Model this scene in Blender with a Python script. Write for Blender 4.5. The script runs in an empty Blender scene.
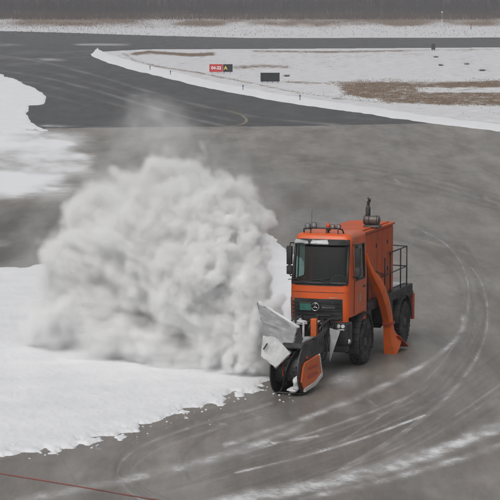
import bpy, bmesh, math, random
import numpy as np
from mathutils import Vector, Matrix

random.seed(7); np.random.seed(7)
S = bpy.context.scene
COL = S.collection
PI = math.pi
R = math.radians

# ------------------------------------------------------------------ camera
CAM_H, CAM_F = 9.4, 2520.0                 # metres above ground; focal length in photo pixels (500 px wide)
PITCH = math.atan(265 / CAM_F)
cd = bpy.data.cameras.new('camera'); cam = bpy.data.objects.new('camera', cd); COL.objects.link(cam)
cd.sensor_width = 36; cd.lens = 36 * CAM_F / 500; cd.clip_start = .5; cd.clip_end = 6000
cam.location = (0, 0, CAM_H); cam.rotation_euler = (PI / 2 - PITCH, 0, 0)
S.camera = cam

# ------------------------------------------------------------------ overcast light
SUN_EL, SUN_AZ = R(50), R(-150)            # soft light from high behind the camera's left shoulder
w = bpy.data.worlds.new('World'); S.world = w; w.use_nodes = True
nt = w.node_tree; bg = nt.nodes['Background']
sky = nt.nodes.new('ShaderNodeTexSky'); sky.sky_type = 'NISHITA'; sky.sun_disc = False
sky.sun_elevation = SUN_EL; sky.sun_rotation = SUN_AZ; sky.dust_density = 5; sky.air_density = 1.5
hs = nt.nodes.new('ShaderNodeHueSaturation'); hs.inputs['Saturation'].default_value = .16
nt.links.new(sky.outputs[0], hs.inputs['Color']); nt.links.new(hs.outputs[0], bg.inputs[0])
bg.inputs[1].default_value = .12
sl = bpy.data.lights.new('sun', 'SUN'); sl.energy = .8; sl.angle = R(35); sl.color = (1, .97, .93)
sun = bpy.data.objects.new('sun', sl); COL.objects.link(sun)
sd = Vector((math.sin(SUN_AZ) * math.cos(SUN_EL), math.cos(SUN_AZ) * math.cos(SUN_EL), math.sin(SUN_EL)))
sun.rotation_euler = sd.to_track_quat('Z', 'Y').to_euler(); sun.location = (-60, -60, 120)
vs = S.view_settings; vs.view_transform = 'Standard'; vs.look = 'None'; vs.exposure = -.22; vs.gamma = 1; vs.use_curve_mapping = False
cy = S.cycles
cy.max_bounces = 12; cy.diffuse_bounces = 3; cy.glossy_bounces = 3; cy.transparent_max_bounces = 16
cy.volume_bounces = 6; cy.adaptive_threshold = .04; cy.adaptive_min_samples = 16; cy.use_denoising = True; cy.volume_step_rate = 3.0; cy.volume_max_steps = 96

FW = np.array([0, math.cos(PITCH), -math.sin(PITCH)]); UP = np.array([0, math.sin(PITCH), math.cos(PITCH)])
def at(x, y, z=0.0):                       # photo pixel -> point on the plane at height z
    d = FW + UP * (250 - y) / CAM_F + np.array([1., 0, 0]) * (x - 250) / CAM_F
    t = (z - CAM_H) / d[2]
    return np.array([0, 0, CAM_H]) + t * d
def atY(x, y, Y):                          # photo pixel -> point at distance Y from the camera
    d = FW + UP * (250 - y) / CAM_F + np.array([1., 0, 0]) * (x - 250) / CAM_F
    return np.array([0, 0, CAM_H]) + d * (Y / d[1])
def at_arr(X, Y, z=0.0):
    dx = (X - 250) / CAM_F; v = (250 - Y) / CAM_F
    dy = FW[1] + UP[1] * v; dz = FW[2] + UP[2] * v
    t = (z - CAM_H) / dz
    return t * dx, t * dy

# ------------------------------------------------------------------ materials
def mat(name, color, rough=.6, metal=0.0, var=.0, scale=3.0, bump=0.0, bscale=30.0, spec=.5, dirt=None, dirt_amt=.5, dscale=2.0, coat=0.0):
    m = bpy.data.materials.new(name); m.use_nodes = True
    t = m.node_tree; b = t.nodes['Principled BSDF']; L = t.links
    b.inputs['Base Color'].default_value = (*color, 1); b.inputs['Roughness'].default_value = rough
    b.inputs['Metallic'].default_value = metal; b.inputs['Specular IOR Level'].default_value = spec; b.inputs['Coat Weight'].default_value = coat
    tc = t.nodes.new('ShaderNodeTexCoord'); src = None
    if var or dirt:
        n = t.nodes.new('ShaderNodeTexNoise'); n.inputs['Scale'].default_value = scale; n.inputs['Detail'].default_value = 5
        L.new(tc.outputs['Object'], n.inputs['Vector'])
        mr = t.nodes.new('ShaderNodeMapRange'); mr.inputs[1].default_value = .3; mr.inputs[2].default_value = .7
        mr.inputs[3].default_value = 1 - var; mr.inputs[4].default_value = 1 + var * .6; L.new(n.outputs['Fac'], mr.inputs[0])
        mx = t.nodes.new('ShaderNodeMix'); mx.data_type = 'RGBA'; mx.blend_type = 'MULTIPLY'; mx.inputs[0].default_value = 1
        mx.inputs[6].default_value = (*color, 1); L.new(mr.outputs[0], mx.inputs[7]); src = mx.outputs[2]
    if dirt:
        n2 = t.nodes.new('ShaderNodeTexNoise'); n2.inputs['Scale'].default_value = dscale; n2.inputs['Detail'].default_value = 8; n2.inputs['Roughness'].default_value = .65
        L.new(tc.outputs['Object'], n2.inputs['Vector'])
        r2 = t.nodes.new('ShaderNodeMapRange'); r2.interpolation_type = 'SMOOTHSTEP'; r2.inputs[1].default_value = .42; r2.inputs[2].default_value = .72; r2.inputs[4].default_value = dirt_amt
        L.new(n2.outputs['Fac'], r2.inputs[0])
        m2 = t.nodes.new('ShaderNodeMix'); m2.data_type = 'RGBA'; L.new(r2.outputs[0], m2.inputs[0]); L.new(src, m2.inputs[6]); m2.inputs[7].default_value = (*dirt, 1)
        src = m2.outputs[2]
    if src: L.new(src, b.inputs['Base Color'])
    if bump:
        n3 = t.nodes.new('ShaderNodeTexNoise'); n3.inputs['Scale'].default_value = bscale; n3.inputs['Detail'].default_value = 4; L.new(tc.outputs['Object'], n3.inputs['Vector'])
        bp = t.nodes.new('ShaderNodeBump'); bp.inputs['Strength'].default_value = bump; bp.inputs['Distance'].default_value = .02
        L.new(n3.outputs['Fac'], bp.inputs['Height']); L.new(bp.outputs[0], b.inputs['Normal'])
    return m

# ------------------------------------------------------------------ mesh helpers
def link_mesh(name, me, m=None, parent=None, smooth=False):
    o = bpy.data.objects.new(name, me); COL.objects.link(o)
    if m: me.materials.append(m)
    if parent: o.parent = parent
    if smooth:
        me.polygons.foreach_set('use_smooth', [True] * len(me.polygons))
    return o
def obj(name, bm, m, parent=None, smooth=False, auto=None):
    me = bpy.data.meshes.new(name)
    bmesh.ops.recalc_face_normals(bm, faces=bm.faces[:]); bm.to_mesh(me); bm.free()
    o = link_mesh(name, me, m, parent, smooth)
    if auto: me.set_sharp_from_angle(angle=R(auto))
    return o
def pd(name, v, f, m, parent=None, smooth=False):
    me = bpy.data.meshes.new(name); me.from_pydata([tuple(map(float, q)) for q in v], [], f); me.update()
    return link_mesh(name, me, m, parent, smooth)
def tag(o, label=None, cat=None, group=None, kind=None):
    if label: o['label'] = label
    if cat: o['category'] = cat
    if group: o['group'] = group
    if kind: o['kind'] = kind
    return o
def box(bm, x0, x1, y0, y1, z0, z1, bev=0.0, mtx=None, seg=2):
    b = bmesh.new(); bmesh.ops.create_cube(b, size=1)
    bmesh.ops.scale(b, vec=(x1 - x0, y1 - y0, z1 - z0), verts=b.verts)
    bmesh.ops.translate(b, vec=((x0 + x1) / 2, (y0 + y1) / 2, (z0 + z1) / 2), verts=b.verts)
    if bev: bmesh.ops.bevel(b, geom=b.edges[:] + b.verts[:], offset=bev, segments=seg, affect='EDGES', profile=.6)
    if mtx is not None: bmesh.ops.transform(b, matrix=mtx, verts=b.verts)
    join(bm, b); return bm
def join(bm, b):
    me = bpy.data.meshes.new('tmp'); b.to_mesh(me); b.free(); bm.from_mesh(me); bpy.data.meshes.remove(me)
def bar(bm, a, b, ra, rb=None, n=8):       # round bar between two points
    a, b = Vector(a), Vector(b); d = b - a
    q = bmesh.new(); bmesh.ops.create_cone(q, cap_ends=True, segments=n, radius1=ra, radius2=ra if rb is None else rb, depth=d.length)
    bmesh.ops.transform(q, matrix=Matrix.Translation((a + b) / 2) @ d.to_track_quat('Z', 'Y').to_matrix().to_4x4(), verts=q.verts)
    join(bm, q); return bm
def beam(bm, a, b, w, h, bev=.006):        # square beam between two points
    a, b = Vector(a), Vector(b); d = b - a
    return box(bm, -w / 2, w / 2, -h / 2, h / 2, -d.length / 2, d.length / 2, bev, Matrix.Translation((a + b) / 2) @ d.to_track_quat('Z', 'Y').to_matrix().to_4x4(), 1)
def tube(bm, pts, r, n=8):
    pts = [Vector(p) for p in pts]; rings = []
    for i, p in enumerate(pts):
        d = (pts[min(i + 1, len(pts) - 1)] - pts[max(i - 1, 0)]).normalized()
        M_ = d.to_track_quat('Z', 'Y').to_matrix(); rr = r[i] if isinstance(r, (list, tuple)) else r
        rings.append([bm.verts.new(p + M_ @ Vector((rr * math.cos(k * 2 * PI / n), rr * math.sin(k * 2 * PI / n), 0))) for k in range(n)])
    for a, b in zip(rings, rings[1:]):
        for k in range(n): bm.faces.new((a[k], a[(k + 1) % n], b[(k + 1) % n], b[k]))
    bm.faces.new(rings[0]); bm.faces.new(rings[-1]); return bm
def lathe(bm, prof, n=32, axis='Y', c=(0, 0, 0), close=False):   # profile [(radius, along axis)]
    rings = []
    for r, h in prof:
        ring = []
        for k in range(n):
            a = k * 2 * PI / n; u, v = r * math.cos(a), r * math.sin(a)
            p = {'Y': (u, h, v), 'X': (h, u, v), 'Z': (u, v, h)}[axis]
            ring.append(bm.verts.new((p[0] + c[0], p[1] + c[1], p[2] + c[2])))
        rings.append(ring)
    if close: rings.append(rings[0])
    for a, b in zip(rings, rings[1:]):
        for k in range(n): bm.faces.new((a[k], a[(k + 1) % n], b[(k + 1) % n], b[k]))
    if not close:
        bm.faces.new(rings[0]); bm.faces.new(rings[-1])
    return bm
def prism(bm, poly, off):                  # polygon (3-D points) thickened by vector off
    off = Vector(off); a = [bm.verts.new(Vector(p)) for p in poly]; b = [bm.verts.new(Vector(p) + off) for p in poly]
    bm.faces.new(a); bm.faces.new(b[::-1])
    for i in range(len(a)):
        j = (i + 1) % len(a); bm.faces.new((a[j], a[i], b[i], b[j]))
    return bm
def sheet(fn, nu, nv):                     # grid of points fn(u, v)
    bm = bmesh.new(); g = [[bm.verts.new(fn(i / nu, j / nv)) for j in range(nv + 1)] for i in range(nu + 1)]
    for i in range(nu):
        for j in range(nv): bm.faces.new((g[i][j], g[i + 1][j], g[i + 1][j + 1], g[i][j + 1]))
    return bm

# ------------------------------------------------------------------ fields over the photo plane (used only to lay things out on the flat ground)
def poly_sdf(X, Y, poly):                  # + inside
    P = np.array(poly, float); d = np.full(X.shape, 1e9); ins = np.zeros(X.shape, bool)
    for i in range(len(P)):
        a, b = P[i], P[(i + 1) % len(P)]; e = b - a
        t = np.clip(((X - a[0]) * e[0] + (Y - a[1]) * e[1]) / (e @ e + 1e-9), 0, 1)
        d = np.minimum(d, np.hypot(X - a[0] - t * e[0], Y - a[1] - t * e[1]))
        c = ((a[1] > Y) != (b[1] > Y)) & (X < (b[0] - a[0]) * (Y - a[1]) / (b[1] - a[1] + 1e-12) + a[0])
        ins ^= c
    return np.where(ins, d, -d)
def line_d(X, Y, pts):
    d = np.full(X.shape, 1e9); P = np.array(pts, float)
    for a, b in zip(P, P[1:]):
        e = b - a; t = np.clip(((X - a[0]) * e[0] + (Y - a[1]) * e[1]) / (e @ e + 1e-9), 0, 1)
        d = np.minimum(d, np.hypot(X - a[0] - t * e[0], Y - a[1] - t * e[1]))
    return d
_r2 = np.random.default_rng(11); _T2 = _r2.random((256, 256))
def vn(X, Y):
    xi, yi = np.floor(X).astype(int), np.floor(Y).astype(int); fx, fy = X - xi, Y - yi
    fx, fy = fx * fx * (3 - 2 * fx), fy * fy * (3 - 2 * fy); T = lambda i, j: _T2[i % 256, j % 256]
    return (T(xi, yi) * (1 - fx) + T(xi + 1, yi) * fx) * (1 - fy) + (T(xi, yi + 1) * (1 - fx) + T(xi + 1, yi + 1) * fx) * fy
def fbm(X, Y, o=4):
    s = 0; a = .5
    for k in range(o): s = s + a * vn(X * 2 ** k + 17 * k, Y * 2 ** k + 31 * k); a *= .5
    return s / (1 - .5 ** o) - .5
def spline(pts, n=8):                      # Catmull-Rom
    P = [np.array(p, float) for p in pts]; P = [2 * P[0] - P[1]] + P + [2 * P[-1] - P[-2]]; out = []
    for i in range(1, len(P) - 2):
        for k in range(n):
            t = k / n; a, b, c, d = P[i - 1:i + 3]
            out.append(.5 * (2 * b + (c - a) * t + (2 * a - 5 * b + 4 * c - d) * t * t + (3 * b - a - 3 * c + d) * t ** 3))
    return out + [P[-2]]
def sstep(v, a, b):
    t = np.clip((v - a) / (b - a), 0, 1); return t * t * (3 - 2 * t)
def px_grid(xs, ys, z):
    X, Y = np.meshgrid(xs, ys); wx, wy = at_arr(X, Y)
    V = np.stack([wx, wy, np.broadcast_to(z, wx.shape)], -1).reshape(-1, 3)
    ny, nx = X.shape; i = np.arange(ny - 1)[:, None] * nx + np.arange(nx - 1)[None]
    F = np.stack([i, i + nx, i + nx + 1, i + 1], -1).reshape(-1, 4)
    return X, Y, V, F
def np_mesh(name, V, F, m=None, parent=None, attrs=None, smooth=False):
    V = np.asarray(V, np.float32); F = np.asarray(F, np.int32); k = F.shape[1]
    me = bpy.data.meshes.new(name); me.vertices.add(len(V)); me.vertices.foreach_set('co', V.ravel())
    me.loops.add(F.size); me.loops.foreach_set('vertex_index', F.ravel())
    me.polygons.add(len(F)); me.polygons.foreach_set('loop_start', np.arange(0, F.size, k, dtype=np.int32))
    me.update(calc_edges=True)
    for nm, v in (attrs or {}).items(): me.attributes.new(nm, 'FLOAT', 'POINT').data.foreach_set('value', np.asarray(v, np.float32).ravel())
    return link_mesh(name, me, m, parent, smooth)
def prune(V, F, keep, attrs=None):
    F = F[keep[F].any(1)]; u, inv = np.unique(F, return_inverse=True)
    return V[u], inv.reshape(F.shape), ({k: v.ravel()[u] for k, v in attrs.items()} if attrs else None)

# ------------------------------------------------------------------ ground
def ground_mat(name, base, base2, snow=(.56, .56, .565), rough=(.34, .56), nscale=.35, streak=1.0, amp=1.0):
    m = bpy.data.materials.new(name); m.use_nodes = True; t = m.node_tree; L = t.links; b = t.nodes['Principled BSDF']
    tc = t.nodes.new('ShaderNodeTexCoord')
    def nz(s, det, rou=.6, vec=None):
        n = t.nodes.new('ShaderNodeTexNoise'); n.inputs['Scale'].default_value = s; n.inputs['Detail'].default_value = det; n.inputs['Roughness'].default_value = rou
        L.new(vec or tc.outputs['Object'], n.inputs['Vector']); return n.outputs['Fac']
    def mr(v, a, b_, c, d, sm=True):
        n = t.nodes.new('ShaderNodeMapRange'); n.interpolation_type = 'SMOOTHSTEP' if sm else 'LINEAR'
        L.new(v, n.inputs[0]); n.inputs[1].default_value = a; n.inputs[2].default_value = b_; n.inputs[3].default_value = c; n.inputs[4].default_value = d; return n.outputs[0]
    def mix(f, a, b_, mode='MIX'):
        n = t.nodes.new('ShaderNodeMix'); n.data_type = 'RGBA'; n.blend_type = mode
        for s, v in ((0, f), (6, a), (7, b_)):
            if hasattr(v, 'is_output'): L.new(v, n.inputs[s])
            else: n.inputs[s].default_value = v if s == 0 else (*v, 1)
        return n.outputs[2]
    def mth(op, a, b_):
        n = t.nodes.new('ShaderNodeMath'); n.operation = op
        for s, v in ((0, a), (1, b_)):
            if hasattr(v, 'is_output'): L.new(v, n.inputs[s])
            else: n.inputs[s].default_value = v
        return n.outputs[0]
    mp = t.nodes.new('ShaderNodeMapping'); mp.inputs['Rotation'].default_value = (0, 0, R(-8)); mp.inputs['Scale'].default_value = (1.5, .24, 1); L.new(tc.outputs['Object'], mp.inputs[0])
    big = nz(nscale * 1.4, 5, .6, mp.outputs[0]); fine = nz(3, 6, .65, mp.outputs[0]); st = nz(.55 * streak, 6, .6, mp.outputs[0])
    col = mix(mr(big, .3, .7, 0, 1), base, base2)
    col = mix(1.0, col, mix(mr(st, .3, .72, 0, 1), (1 - .15 * amp,) * 3, (1 + .13 * amp, 1 + .125 * amp, 1 + .12 * amp)), 'MULTIPLY')
    agg = nz(26, 3, .7)
    col = mix(1.0, col, mix(mr(agg, .3, .7, 0, 1), (.86, .86, .86), (1.12, 1.12, 1.12)), 'MULTIPLY')
    col = mix(1.0, col, mix(mr(fine, .3, .7, 0, 1), (1 - .10 * amp,) * 3, (1 + .08 * amp,) * 3), 'MULTIPLY')
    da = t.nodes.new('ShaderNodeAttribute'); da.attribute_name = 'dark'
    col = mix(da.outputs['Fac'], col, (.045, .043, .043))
    sa = t.nodes.new('ShaderNodeAttribute'); sa.attribute_name = 'snow'
    grain = mth('ADD', mth('MULTIPLY', nz(11, 8, .8), .62), mth('MULTIPLY', nz(1.2, 5), .38))
    cov = mr(mth('ADD', sa.outputs['Fac'], mth('MULTIPLY', mth('SUBTRACT', grain, .5), 1.9)), .30, .90, 0, 1)
    dust = mr(mth('ADD', mth('MULTIPLY', sa.outputs['Fac'], .75), mth('MULTIPLY', mth('SUBTRACT', st, .5), .5)), .05, .8, 0, .68)
    cov = mth('MAXIMUM', cov, dust); cov = mth('MULTIPLY', cov, mth('MINIMUM', mth('MULTIPLY', sa.outputs['Fac'], 6.0), 1.0))
    sc_ = mix(mr(sa.outputs['Fac'], .65, 1.1, 0, 1), snow, (.79, .80, .82)); col = mix(cov, col, sc_); L.new(col, b.inputs['Base Color'])
    wet = mr(nz(.5, 5, .6, mp.outputs[0]), .35, .65, rough[0], rough[1])
    ro = t.nodes.new('ShaderNodeMix'); ro.data_type = 'FLOAT'; L.new(cov, ro.inputs[0]); L.new(wet, ro.inputs[2]); ro.inputs[3].default_value = .9
    L.new(ro.outputs[0], b.inputs['Roughness']); b.inputs['Specular IOR Level'].default_value = .5
    bp = t.nodes.new('ShaderNodeBump'); bp.inputs['Strength'].default_value = .2; bp.inputs['Distance'].default_value = .02
    L.new(mth('ADD', nz(14, 5, .7), mth('MULTIPLY', cov, 1.2)), bp.inputs['Height']); L.new(bp.outputs[0], b.inputs['Normal'])
    return m
M_apron = ground_mat('worn_damp_concrete', (.222, .200, .178), (.192, .172, .154))
M_taxi = ground_mat('dark_asphalt', (.060, .061, .063), (.054, .055, .057), rough=(.52, .6), nscale=.12, streak=.35, amp=.3)
M_run = ground_mat('runway_asphalt', (.066, .067, .070), (.052, .053, .056), rough=(.52, .6), nscale=.03, streak=.15, amp=.25)

def snow_mat(name, grass=False):
    m = bpy.data.materials.new(name); m.use_nodes = True; t = m.node_tree; L = t.links; b = t.nodes['Principled BSDF']
    tc = t.nodes.new('ShaderNodeTexCoord')
    n = t.nodes.new('ShaderNodeTexNoise'); n.inputs['Scale'].default_value = .8; n.inputs['Detail'].default_value = 6; L.new(tc.outputs['Object'], n.inputs[0])
    cr = t.nodes.new('ShaderNodeValToRGB'); cr.color_ramp.elements[0].position = .3; cr.color_ramp.elements[1].position = .7
    cr.color_ramp.elements[0].color = (.56, .56, .58, 1) if grass else (.74, .75, .77, 1); cr.color_ramp.elements[1].color = (.74, .745, .76, 1) if grass else (.82, .825, .84, 1); L.new(n.outputs['Fac'], cr.inputs[0])
    src = cr.outputs[0]
    if grass:                              # thin stubble showing through, by the 'grass' attribute
        ga = t.nodes.new('ShaderNodeAttribute'); ga.attribute_name = 'grass'
        mp = t.nodes.new('ShaderNodeMapping'); mp.inputs['Scale'].default_value = (.35, .12, 1); L.new(tc.outputs['Object'], mp.inputs[0])
        n2 = t.nodes.new('ShaderNodeTexNoise'); n2.inputs['Scale'].default_value = 3.0; n2.inputs['Detail'].default_value = 7; n2.inputs['Roughness'].default_value = .72; L.new(mp.outputs[0], n2.inputs[0])
        ad = t.nodes.new('ShaderNodeMath'); ad.operation = 'MULTIPLY_ADD'; L.new(n2.outputs['Fac'], ad.inputs[0]); ad.inputs[1].default_value = 1.5; ad.inputs[2].default_value = -.75
        a2 = t.nodes.new('ShaderNodeMath'); L.new(ad.outputs[0], a2.inputs[0]); L.new(ga.outputs['Fac'], a2.inputs[1])
        r = t.nodes.new('ShaderNodeMapRange'); r.interpolation_type = 'SMOOTHSTEP'; r.inputs[1].default_value = .3; r.inputs[2].default_value = .75; L.new(a2.outputs[0], r.inputs[0])
        mx = t.nodes.new('ShaderNodeMix'); mx.data_type = 'RGBA'; L.new(r.outputs[0], mx.inputs[0]); L.new(src, mx.inputs[6]); mx.inputs[7].default_value = (.20, .145, .105, 1); src = mx.outputs[2]
    L.new(src, b.inputs['Base Color']); b.inputs['Roughness'].default_value = .85; b.inputs['Specular IOR Level'].default_value = .2
    n3 = t.nodes.new('ShaderNodeTexNoise'); n3.inputs['Scale'].default_value = 5; n3.inputs['Detail'].default_value = 8; n3.inputs['Roughness'].default_value = .7; L.new(tc.outputs['Object'], n3.inputs[0])
    bp = t.nodes.new('ShaderNodeBump'); bp.inputs['Strength'].default_value = .5; bp.inputs['Distance'].default_value = .05; L.new(n3.outputs['Fac'], bp.inputs['Height']); L.new(bp.outputs[0], b.inputs['Normal'])
    return m
M_snow = snow_mat('fresh_snow'); M_field = snow_mat('snowy_field', True)

# terrain: one sheet to the horizon, grass showing through by attribute
ys = np.concatenate([np.linspace(-13.5, 10, 12), np.arange(11, 140, 1.0), np.linspace(141, 900, 30)])
X, Y, V, F = px_grid(np.arange(-400, 901, 4.0), ys, 0.0)
V[:, 2] = 0
nn = fbm(X / 40, Y / 6, 4)
def strip(pts, wdt, amp): return amp * np.exp(-(line_d(X, Y * 3, [(a, b * 3) for a, b in pts]) / (wdt * 3)) ** 2)
g = np.zeros(X.shape)
g = np.maximum(g, .60 * sstep(poly_sdf(X, Y * 3, [(335, 82 * 3), (420, 81 * 3), (560, 79 * 3), (900, 80 * 3), (900, 108 * 3), (520, 106 * 3), (440, 106 * 3), (385, 102 * 3), (345, 95 * 3)]) + nn * 14, -6, 8))
g = np.where((Y > 87) & (Y < 93) & (X > 425 + nn * 60), g * (.45 + nn), g)
g = np.maximum(g, strip([(125, 54), (133, 60), (160, 67), (200, 73), (250, 83), (300, 93), (340, 99), (400, 104)], .9, .42))
g = np.maximum(g, strip([(135, 54), (150, 52), (190, 55), (210, 54)], 1.6, .75))
g = np.maximum(g, strip([(235, 68), (262, 66), (285, 67)], 1.6, .36))
g = np.maximum(g, strip([(290, 82), (335, 84)], 1.2, .4))
g = np.maximum(g, strip([(255, 51), (330, 52), (420, 50), (500, 49)], 1.0, .42))
g = np.maximum(g, (.56 + nn * .6) * sstep(-Y, -31, -22) + .1 * sstep(-Y, -36, -26))
g = np.maximum(g, .95 * sstep(-Y, -22, -17))
g = g + .24 * sstep(-Y, -110, -60) * sstep(Y, 48, 52) * sstep(X, 90, 190) + .1 * sstep(fbm(X / 18 + 5, Y / 3, 4), 0, .2) + nn * .3
np_mesh('ground', V, F, M_field, attrs={'grass': np.clip(g, 0, 1)})['kind'] = 'structure'

# runway far across
def flat(name, poly, m, z, kind='structure', n=1):
    bm = bmesh.new(); vs = []
    for x, y in poly:
        p = at(x, y); vs.append(bm.verts.new((p[0], p[1], z)))
    bm.faces.new(vs); bmesh.ops.triangulate(bm, faces=bm.faces[:])
    o = obj(name, bm, m); o['kind'] = kind; return o
def field_sheet(name, xs, ys, mask_fn, m, z, snow_fn, dark_fn, soft=0):
    X, Y, V, F = px_grid(xs, ys, z)
    mk = mask_fn(X, Y).ravel(); keep = mk > 0
    V2, F2, at2 = prune(V, F, keep, {'snow': np.clip(snow_fn(X, Y), 0, 1.2), 'dark': np.clip(dark_fn(X, Y), 0, 1)})
    o = np_mesh(name, V2, F2, m, attrs=at2); o['kind'] = 'structure'; return o

RUN = [(-420, 28), (0, 31.5), (60, 33), (150, 36), (250, 38.5), (500, 38), (920, 36), (920, 46), (500, 47), (300, 48.3), (140, 49), (98, 51.5), (40, 52), (-420, 50)]
field_sheet('runway', np.arange(-420, 921, 4.0), np.arange(26, 56, .25), lambda X, Y: poly_sdf(X, Y, RUN) + .3, M_run, .006,
            lambda X, Y: .10 + .55 * np.exp(-((Y - 44.5) / 1.6) ** 2) * sstep(fbm(X / 50, Y / 3, 3), -.05, .15) * (X < 130) + .35 * np.exp(-((Y - 34) / 2) ** 2) * (X > 150) * 0,
            lambda X, Y: 0 * X)
EDGE = spline([(98, 51.5), (92, 54.5), (102, 59.5), (125, 67), (165, 77), (210, 88), (260, 97.5), (320, 107), (380, 115), (437, 122.5), (505, 131), (620, 146), (920, 180)], 6)
TAXI = [(-420, 49)] + [(40, 51), (98, 51)] + [tuple(p) for p in EDGE[:-20]] + [(440, 124), (300, 127), (150, 128), (30, 129.5), (-420, 135)]
def taxi_snow(X, Y):
    s = .06 + .14 * sstep(Y, 75, 50)
    for y0, x0, x1, a in ((57, 0, 70, .5), (63, 10, 90, .35), (112, 30, 90, .4), (125.5, 40, 130, .7), (108, 60, 130, .25), (127, 235, 285, .5), (95, 130, 260, .25)):
        s = np.maximum(s, a * np.exp(-((Y - y0 - (X - x0) * .05) / 2.2) ** 2) * sstep(X, x0 - 15, x0 + 5) * sstep(-X, -x1 - 10, -x1 + 10) * (.7 + fbm(X / 25, Y / 4, 3) * 2))
    for dy, a in ((-14, .2), (-6, .42), (2, .3), (9, .45), (17, .3), (26, .3)):
        s = np.maximum(s, a * np.exp(-(line_d(X, Y, [(x, y + dy + 14) for x, y in TSW]) / 1.6) ** 2) * (.8 + fbm(X / 30, Y / 5, 3)))
    return s
TSW = spline([(-60, 40), (30, 52), (90, 66), (150, 84), (210, 100), (280, 112), (380, 120)], 6)
def taxi_dark(X, Y):
    d_ = .3 * sstep(fbm(X / 60, Y / 10, 3), -.1, .2) * sstep(Y, 80, 105)
    for dy, a in ((-10, .3), (-2, .45), (6, .4), (13, .5), (22, .4)):
        d_ = np.maximum(d_, a * np.exp(-(line_d(X, Y, [(x, y + dy + 14) for x, y in TSW]) / 2.2) ** 2))
    return d_
field_sheet('taxiway', np.arange(-420, 621, 4.0), np.concatenate([np.arange(47, 120, .8), np.arange(120, 137, .3)]), lambda X, Y: poly_sdf(X, Y, TAXI) + .5, M_taxi, .012, taxi_snow,
            taxi_dark)

# apron
APR = [(-700, 136), (-420, 134.6), (30, 129), (150, 127.5), (300, 126.5), (438, 123.5), (470, 127.5), (505, 132), (620, 147), (1200, 220), (1500, 950), (-900, 950)]
TRACKS_SNOW = [  # centre line, half width px, strength
    ([(205, 505), (290, 492), (360, 476), (430, 455), (505, 424), (600, 380)], 9, .8),
    ([(225, 446), (290, 424), (350, 402), (405, 376), (445, 350), (462, 330), (463, 318)], 4.0, .62),
    ([(235, 474), (300, 458), (360, 440), (425, 416)], 1.5, .8),
    ([(272, 444), (318, 437)], 1.6, .75), ([(20, 502), (110, 484), (190, 466), (260, 444), (300, 428)], 6, .58),
    ([(300, 500), (380, 482), (450, 462), (505, 445)], 5, .62), ([(350, 420), (390, 412), (430, 408)], 3, .3),
    ([(372, 395), (368, 400), (378, 408)], 2.5, .4), ([(480, 330), (470, 345), (455, 370)], 3, .3),
    ([(395, 180), (405, 188)], 2, .5), ([(480, 155), (500, 160)], 4, .35), ([(485, 198), (505, 208)], 3.5, .5), ([(345, 140), (365, 141)], 2.5, .3), ([(120, 132), (230, 131)], 2, .35)]
TRACKS_DARK = [([(165, 505), (140, 495), (122, 478), (118, 462), (135, 445), (175, 428), (230, 410)], 3, .4), ([(190, 480), (182, 465), (190, 450), (215, 432), (265, 412)], 2.5, .4),
    ([(480, 300), (474, 270), (450, 245), (415, 232)], 5, .38), ([(462, 300), (455, 275), (430, 252), (400, 240)], 3, .3), ([(0, 456), (60, 452), (110, 442)], 3, .2),
    ([(330, 485), (420, 452), (500, 405)], 3, .3), ([(390, 385), (440, 352), (475, 318), (492, 290)], 3, .28), ([(320, 470), (390, 448), (470, 410), (520, 380)], 4, .25),
    ([(225, 215), (290, 240), (330, 250)], 10, .3), ([(300, 395), (330, 375), (380, 360)], 8, .25), ([(60, 456), (85, 500)], .8, .5), ([(55, 458), (75, 475)], .6, .3)]
TRACKS_SNOW = [(spline(p, 6), a, b) for p, a, b in TRACKS_SNOW]; TRACKS_DARK = [(spline(p, 6), a, b) for p, a, b in TRACKS_DARK]
_ar = random.Random(4)
def shifted(p, dx, dy): return [(x + dx, y + dy) for x, y in p]
TURN = [(215, 500), (300, 470), (370, 432), (425, 392), (460, 350), (474, 312), (470, 275), (448, 246), (405, 228), (350, 222)]
SWEEP = [(90, 520), (200, 490), (310, 458), (400, 425), (470, 385), (540, 335)]
LOOP = [(170, 505), (138, 492), (121, 474), (124, 456), (150, 438), (200, 420), (262, 402), (300, 385)]
FAR = [(560, 250), (480, 225), (400, 205), (300, 190), (180, 180)]
for base, n_, sx, sy in ((TURN, 6, 16, 12), (SWEEP, 10, 10, 26), (LOOP, 5, 9, 7), (FAR, 4, 20, 36)):
    for q in range(n_):
        dx, dy = _ar.uniform(-sx, sx), _ar.uniform(-sy, sy); p_ = spline(shifted(base, dx, dy), 8); i_ = _ar.randrange(0, len(p_) // 3); j_ = _ar.randrange(2 * len(p_) // 3, len(p_)); wd_ = _ar.uniform(.9, 1.7)
        for gp in (0, 5.5):
            if _ar.random() < .78: TRACKS_DARK.append((shifted(p_[i_:j_], gp * .5, gp), wd_, _ar.uniform(.2, .42)))
            else: TRACKS_SNOW.append((shifted(p_[i_:j_], gp * .5, gp), wd_, _ar.uniform(.38, .62)))
for p_, w_ in (([(-40, 470), (90, 445), (330, 405)], .7), ([(60, 520), (330, 446), (520, 392)], .7), ([(200, 130), (330, 300), (400, 520)], .0), ([(-50, 330), (200, 300), (330, 285), (560, 262)], .7), ([(300, 180), (560, 168)], .6)):
    if w_: TRACKS_DARK.append((p_, w_, .4))
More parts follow.
